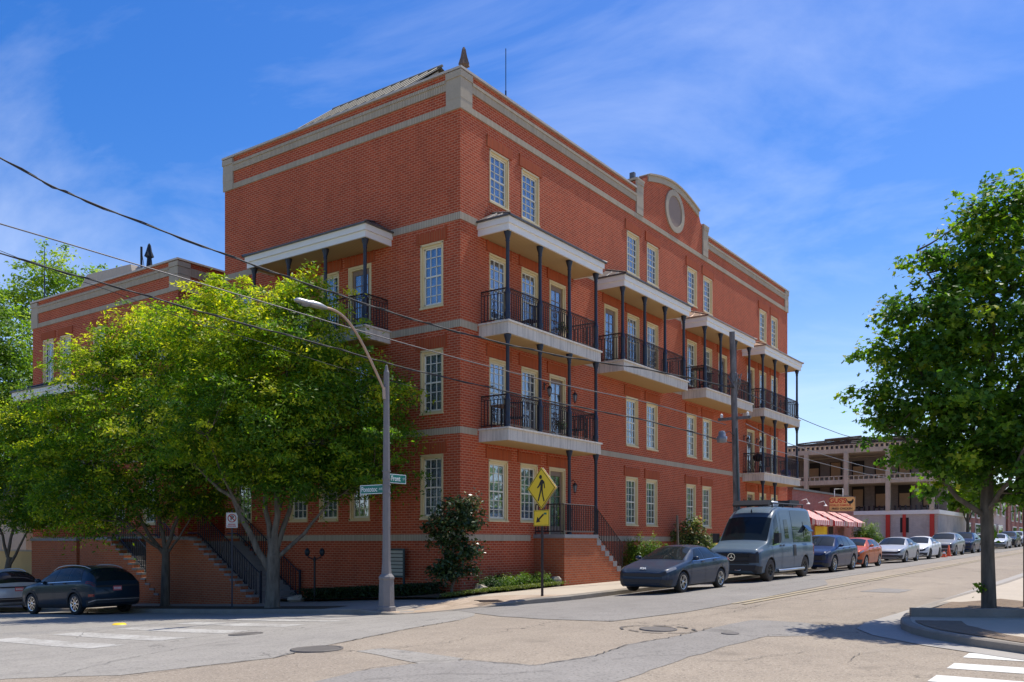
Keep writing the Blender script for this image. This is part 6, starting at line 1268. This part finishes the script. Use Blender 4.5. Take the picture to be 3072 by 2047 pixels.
for a0 in (90, 210, 330):
    p = (.115 * math.cos(R_(a0)), .115 * math.sin(R_(a0))); q = (-math.sin(R_(a0)) * .022, math.cos(R_(a0)) * .022); mb.add([(-.055, q[0], .90 + q[1]), (-.055, -q[0], .90 - q[1]), (-.055, p[0], .90 + p[1])], [(0, 1, 2)])
mb.build('emblem', 'chrome', van)
for z in (.66, .74, .90, .97): vb('grille_bar', 'darkalloy', -.035, -.018, -.62, .62, z, z + .025)
vb('grille_bar', 'darkalloy', -.03, -.016, -.7, .7, 1.03, 1.045)
mb = MB(); vs_ = [(1.75, 2.74), (2.05, 2.79), (2.05, 2.97), (1.80, 2.97), (1.68, 2.80)]; mb.prism([(x, -.66, z) for x, z in vs_], (0, 1.32, 0)); mb.build('wind_deflector', 'plastic', van)
for s_ in (-1, 1): mb = MB(); mb.tube([(2.0, s_ * .66, 2.86), (5.5, s_ * .66, 2.86)], .025, 6); [mb.box(x - .02, x + .02, s_ * .66 - .02, s_ * .66 + .02, 2.70, 2.86) for x in (2.1, 3.2, 4.3, 5.4)]; mb.build('roof_rail', 'plastic', van)
vb('roof_vent', 'body_white', 2.7, 3.3, -.3, .3, 2.79, 2.92); mb = MB(); mb.lathe([(.28, 0), (.3, .1), (.26, .2), (0, .22)], (3.75, .0, 2.78), 12); mb.build('roof_dome', 'body_lightsilver', van)
vb('roof_box', 'plastic', 4.3, 5.3, -.5, .5, 2.80, 3.02); vb('roof_ladder', 'plastic', 4.25, 5.35, -.56, -.52, 2.88, 3.04)
for (a, b, r0, r1, nm, mat) in ((2.62, 3.02, 5.35, 6.35, 'side_window', 'carglass'), (2.28, 3.40, 5.15, 6.85, 'door_panel', 'body_lightsilver' if False else 'body_van'), (3.48, 5.55, 5.12, 6.82, 'side_window', 'carglass_lit')):
    for sd_ in (-1,): mb = MB(); vc.patch(mb, a, b, r0, r1, sd_, .008 if nm == 'door_panel' else .016 if a < 3 else .008, 6, 4); mb.build(nm, mat, van)
p = vc.off(5.0, 5.9, -1, .03); mb = MB(); mb.prism([(4.75, p.y, 2.02), (5.25, p.y, 2.02), (5.25, p.y - .22, 1.78), (4.75, p.y - .22, 1.78)], (0, .0, .02)); mb.build('awning_window', 'carglass_lit', van); mb = MB(); vc.patch(mb, 4.72, 5.28, 5.35, 6.25, -1, .02, 4, 3); mb.build('side_window', 'carglass', van)
mb = MB(); vc.patch(mb, 3.35, 3.62, 3.2, 4.6, -1, .02, 3, 3); mb.build('side_vent', 'plastic', van)
mb = MB(); mb.tube([(1.75, -1.0, .36), (1.95, -1.1, .36), (4.2, -1.1, .36), (4.3, -1.0, .36)], .05, 8); mb.build('side_step', 'alloy', van)
for s_ in (-1, 1): mb = MB(); mb.box(1.20, 1.42, s_ * 1.13 - .09, s_ * 1.13 + .09, 1.38, 1.74); mb.tube([(1.32, s_ * .96, 1.5), (1.32, s_ * 1.1, 1.5)], .03, 5); mb.build('wing_mirror', 'plastic', van)
mb = MB(); mb.tube([(.02, -.3, .45), (-.06, -.3, .42), (-.05, -.12, .42), (.02, -.12, .45)], .02, 6); mb.build('tow_hook', 'alloy', van)
mb = MB(); vc.patch(mb, .55, 1.42, 8.2, 9, 1, .004, 4, 3); p_ = vc.at(1.9, 9, 1); mb = MB(); mb.add([(1.78, 0, 2.50), (1.86, .05, 2.56), (1.83, 0, 2.66), (1.78, -.05, 2.53)], [(0, 1, 2, 3)]); mb.build('roof_mark', 'plastic', van)
park('dark navy crossover parked right behind the camper van', SUV, 'body_navy', 14.45, rimm='alloy', spokes=9)
park('small copper orange hatchback parked in front of the restaurant', HAT, 'body_orange', 19.75)
park('silver sedan parked behind the orange hatchback', SED, 'body_silver', 27.3, rimm='alloy')
park('white sedan, fifth vehicle behind the van', SED, 'body_white', 33.4, rimm='darkalloy')
park('gunmetal grey small crossover behind the traffic cone', SUV, 'body_gunmetal', 41.3)
park('dark blue crossover parked just left of the maple trunk', SUV, 'body_navy', 48.3)
park('white sedan half hidden behind the maple trunk', SED, 'body_white', 54.6)
park('pale silver sedan just right of the maple trunk', SED, 'body_lightsilver', 66.2)
park('black crossover right of the pale silver sedan far up the street', SUV, 'body_black', 72.5)
park('silver crossover near the right edge far up the street', SUV, 'body_silver', 78.4)
park('white hatchback at the right edge farthest up the street', HAT, 'body_white', 84.5)
def park_b(label, spec, body, yf, xc=-5.28, **k):
    L_ = spec['car'].L; za, zb_ = road_z(xc - .8, yf - .9), road_z(xc - .8, yf - L_ + .9); s_ = math.atan2(zb_ - za, L_ - 1.8)
    t = car(label, spec, body, (xc, yf, za - (zb_ - za) * .9 / (L_ - 1.8) + .006), R_(-90), 'cars parked along the side street', **k)
    t.rotation_euler = (0, -s_, R_(-90)); t.scale = (.95, .95, .93); return t
park_b('dark teal SUV with chrome roof rails parked facing away beside the outside stairs', SUV, 'body_teal', 13.95, rails=True, plate=.86, clad='plastic', spokes=9, rimm='chrome')
wsuv = park_b('white and silver SUV cut off by the left edge, ahead of the dark teal SUV', SUV, 'body_lightsilver', 20.3, xc=-5.2, rails=True, plate=.86, clad='plastic')
def cone(label, x, y, h=.5):
    t = thing('traffic_cone', label, 'traffic cone', (x, y, road_z(x, y)), .3, 'traffic cones'); mb = MB(); mb.box(-.18, .18, -.18, .18, 0, .035); mb.build('base', 'orange', t); mb = MB(); mb.lathe([(.13, .035), (.03, h), (0, h + .01)], n=14); mb.build('cone_body', 'orange', t)
    mb = MB(); mb.lathe([(.094, .22), (.072, .32)], n=14); mb.build('reflective_band', 'signwhite', t)
cone('orange traffic cone standing in front of the gunmetal crossover', 40.5, -6.5, .7); cone('small orange cone at the rear wheel of the white sedan', 38.35, -6.6, .35)

# ------------------------------------------------------------------ balcony and porch furniture
FZ3, FZ2 = 8.362, 5.142
def chair(label, x, y, z, rz, mat='black'):
    t = thing('patio_chair', label, 'chair', (x, y, z), rz, 'chairs on the balconies'); mb = MB(); mb.box(-.22, .22, -.22, .22, .42, .45); mb.build('seat', mat, t); mb = MB()
    for k in range(7): mb.box(-.2 + k * .066, -.18 + k * .066, .2, .22, .45, .88)
    mb.box(-.22, .22, .195, .225, .86, .9); mb.build('backrest', mat, t)
    for a in (-.2, .2):
        for b in (-.2, .2): mb = MB(); mb.box(a - .014, a + .014, b - .014, b + .014, 0, .42); mb.build('leg', mat, t)
chair('black metal chair behind the second floor railing of the balcony nearest the corner', 2.1, -.55, FZ2, 2.2); chair('dark chair in the middle of the upper balcony nearest the corner', 3.0, -.5, FZ3, 2.8)
chair('dark patio chair on the third balcony behind the utility pole wires', 17.1, -.5, FZ3, 2.6); chair('dark chair at the right end of the lower corner balcony', 5.85, -.5, FZ2, 3.0); chair('black chair on the farthest lower balcony', 24.4, -.55, FZ2, 2.6)
t = thing('patio_table', 'small dark table at the left end of the second floor corner balcony', 'table', (1.35, -.6, FZ2)); mb = MB(); mb.box(-.3, .3, -.28, .28, .68, .72); mb.build('tabletop', 'doorwood', t)
for a in (-.26, .26):
    for b in (-.24, .24): mb = MB(); mb.box(a - .014, a + .014, b - .014, b + .014, 0, .68); mb.build('leg', 'black', t)
t = thing('patio_table', 'round brown table on the third balcony beside the window', 'table', (16.1, -.6, FZ3)); mb = MB(); mb.lathe([(.0, .92), (.38, .92), (.38, .96), (0, .96)], n=18); mb.build('tabletop', 'doorwood', t); mb = MB(); mb.lathe([(.2, 0), (.03, .05), (.03, .92)], n=10); mb.build('pedestal', 'black', t)
t = thing('beach_bag', 'bright blue bag behind the railing of the farthest lower balcony', 'bag', (27.2, -.7, FZ2)); mb = MB(); mb.lathe([(.2, 0), (.27, .15), (.25, .38), (.15, .45), (0, .46)], n=10); MT['blue'] = M_plain('blue_fabric', (.02, .06, .35), .8); mb.build('bag_body', 'blue', t); mb = MB(); mb.tube([(-.1, 0, .42), (-.05, 0, .62), (.05, 0, .62), (.1, 0, .42)], .012, 5); mb.build('handle', 'blue', t)
t = thing('charcoal_grill', 'black kettle grill at the left end of the farthest lower balcony', 'grill', (23.3, -.6, FZ2)); mb = MB(); mb.lathe([(0, .6), (.2, .65), (.28, .78), (.24, .92), (.1, 1.0), (0, 1.01)], n=14); mb.build('kettle', 'black', t)
for k in range(3): mb = MB(); mb.tube([(.12 * math.cos(k * 2.1), .12 * math.sin(k * 2.1), .66), (.26 * math.cos(k * 2.1), .26 * math.sin(k * 2.1), 0)], .014, 5); mb.build('leg', 'black', t)
for k, (x, z, lb) in enumerate(((4.2, FZ2, 'second'), (4.4, FZ3, 'upper'))):
    bush('potted_plant', 'small green potted plant on the %s floor corner balcony' % lb, 'plant', (x, -.85, z + .25), [(0, 0, .18, .16, .16, .18)], 16, 22, .1, .07, .4, 'shrub', 'potted plants on the corner balconies')
    o = bpy.data.objects[-1] if False else None
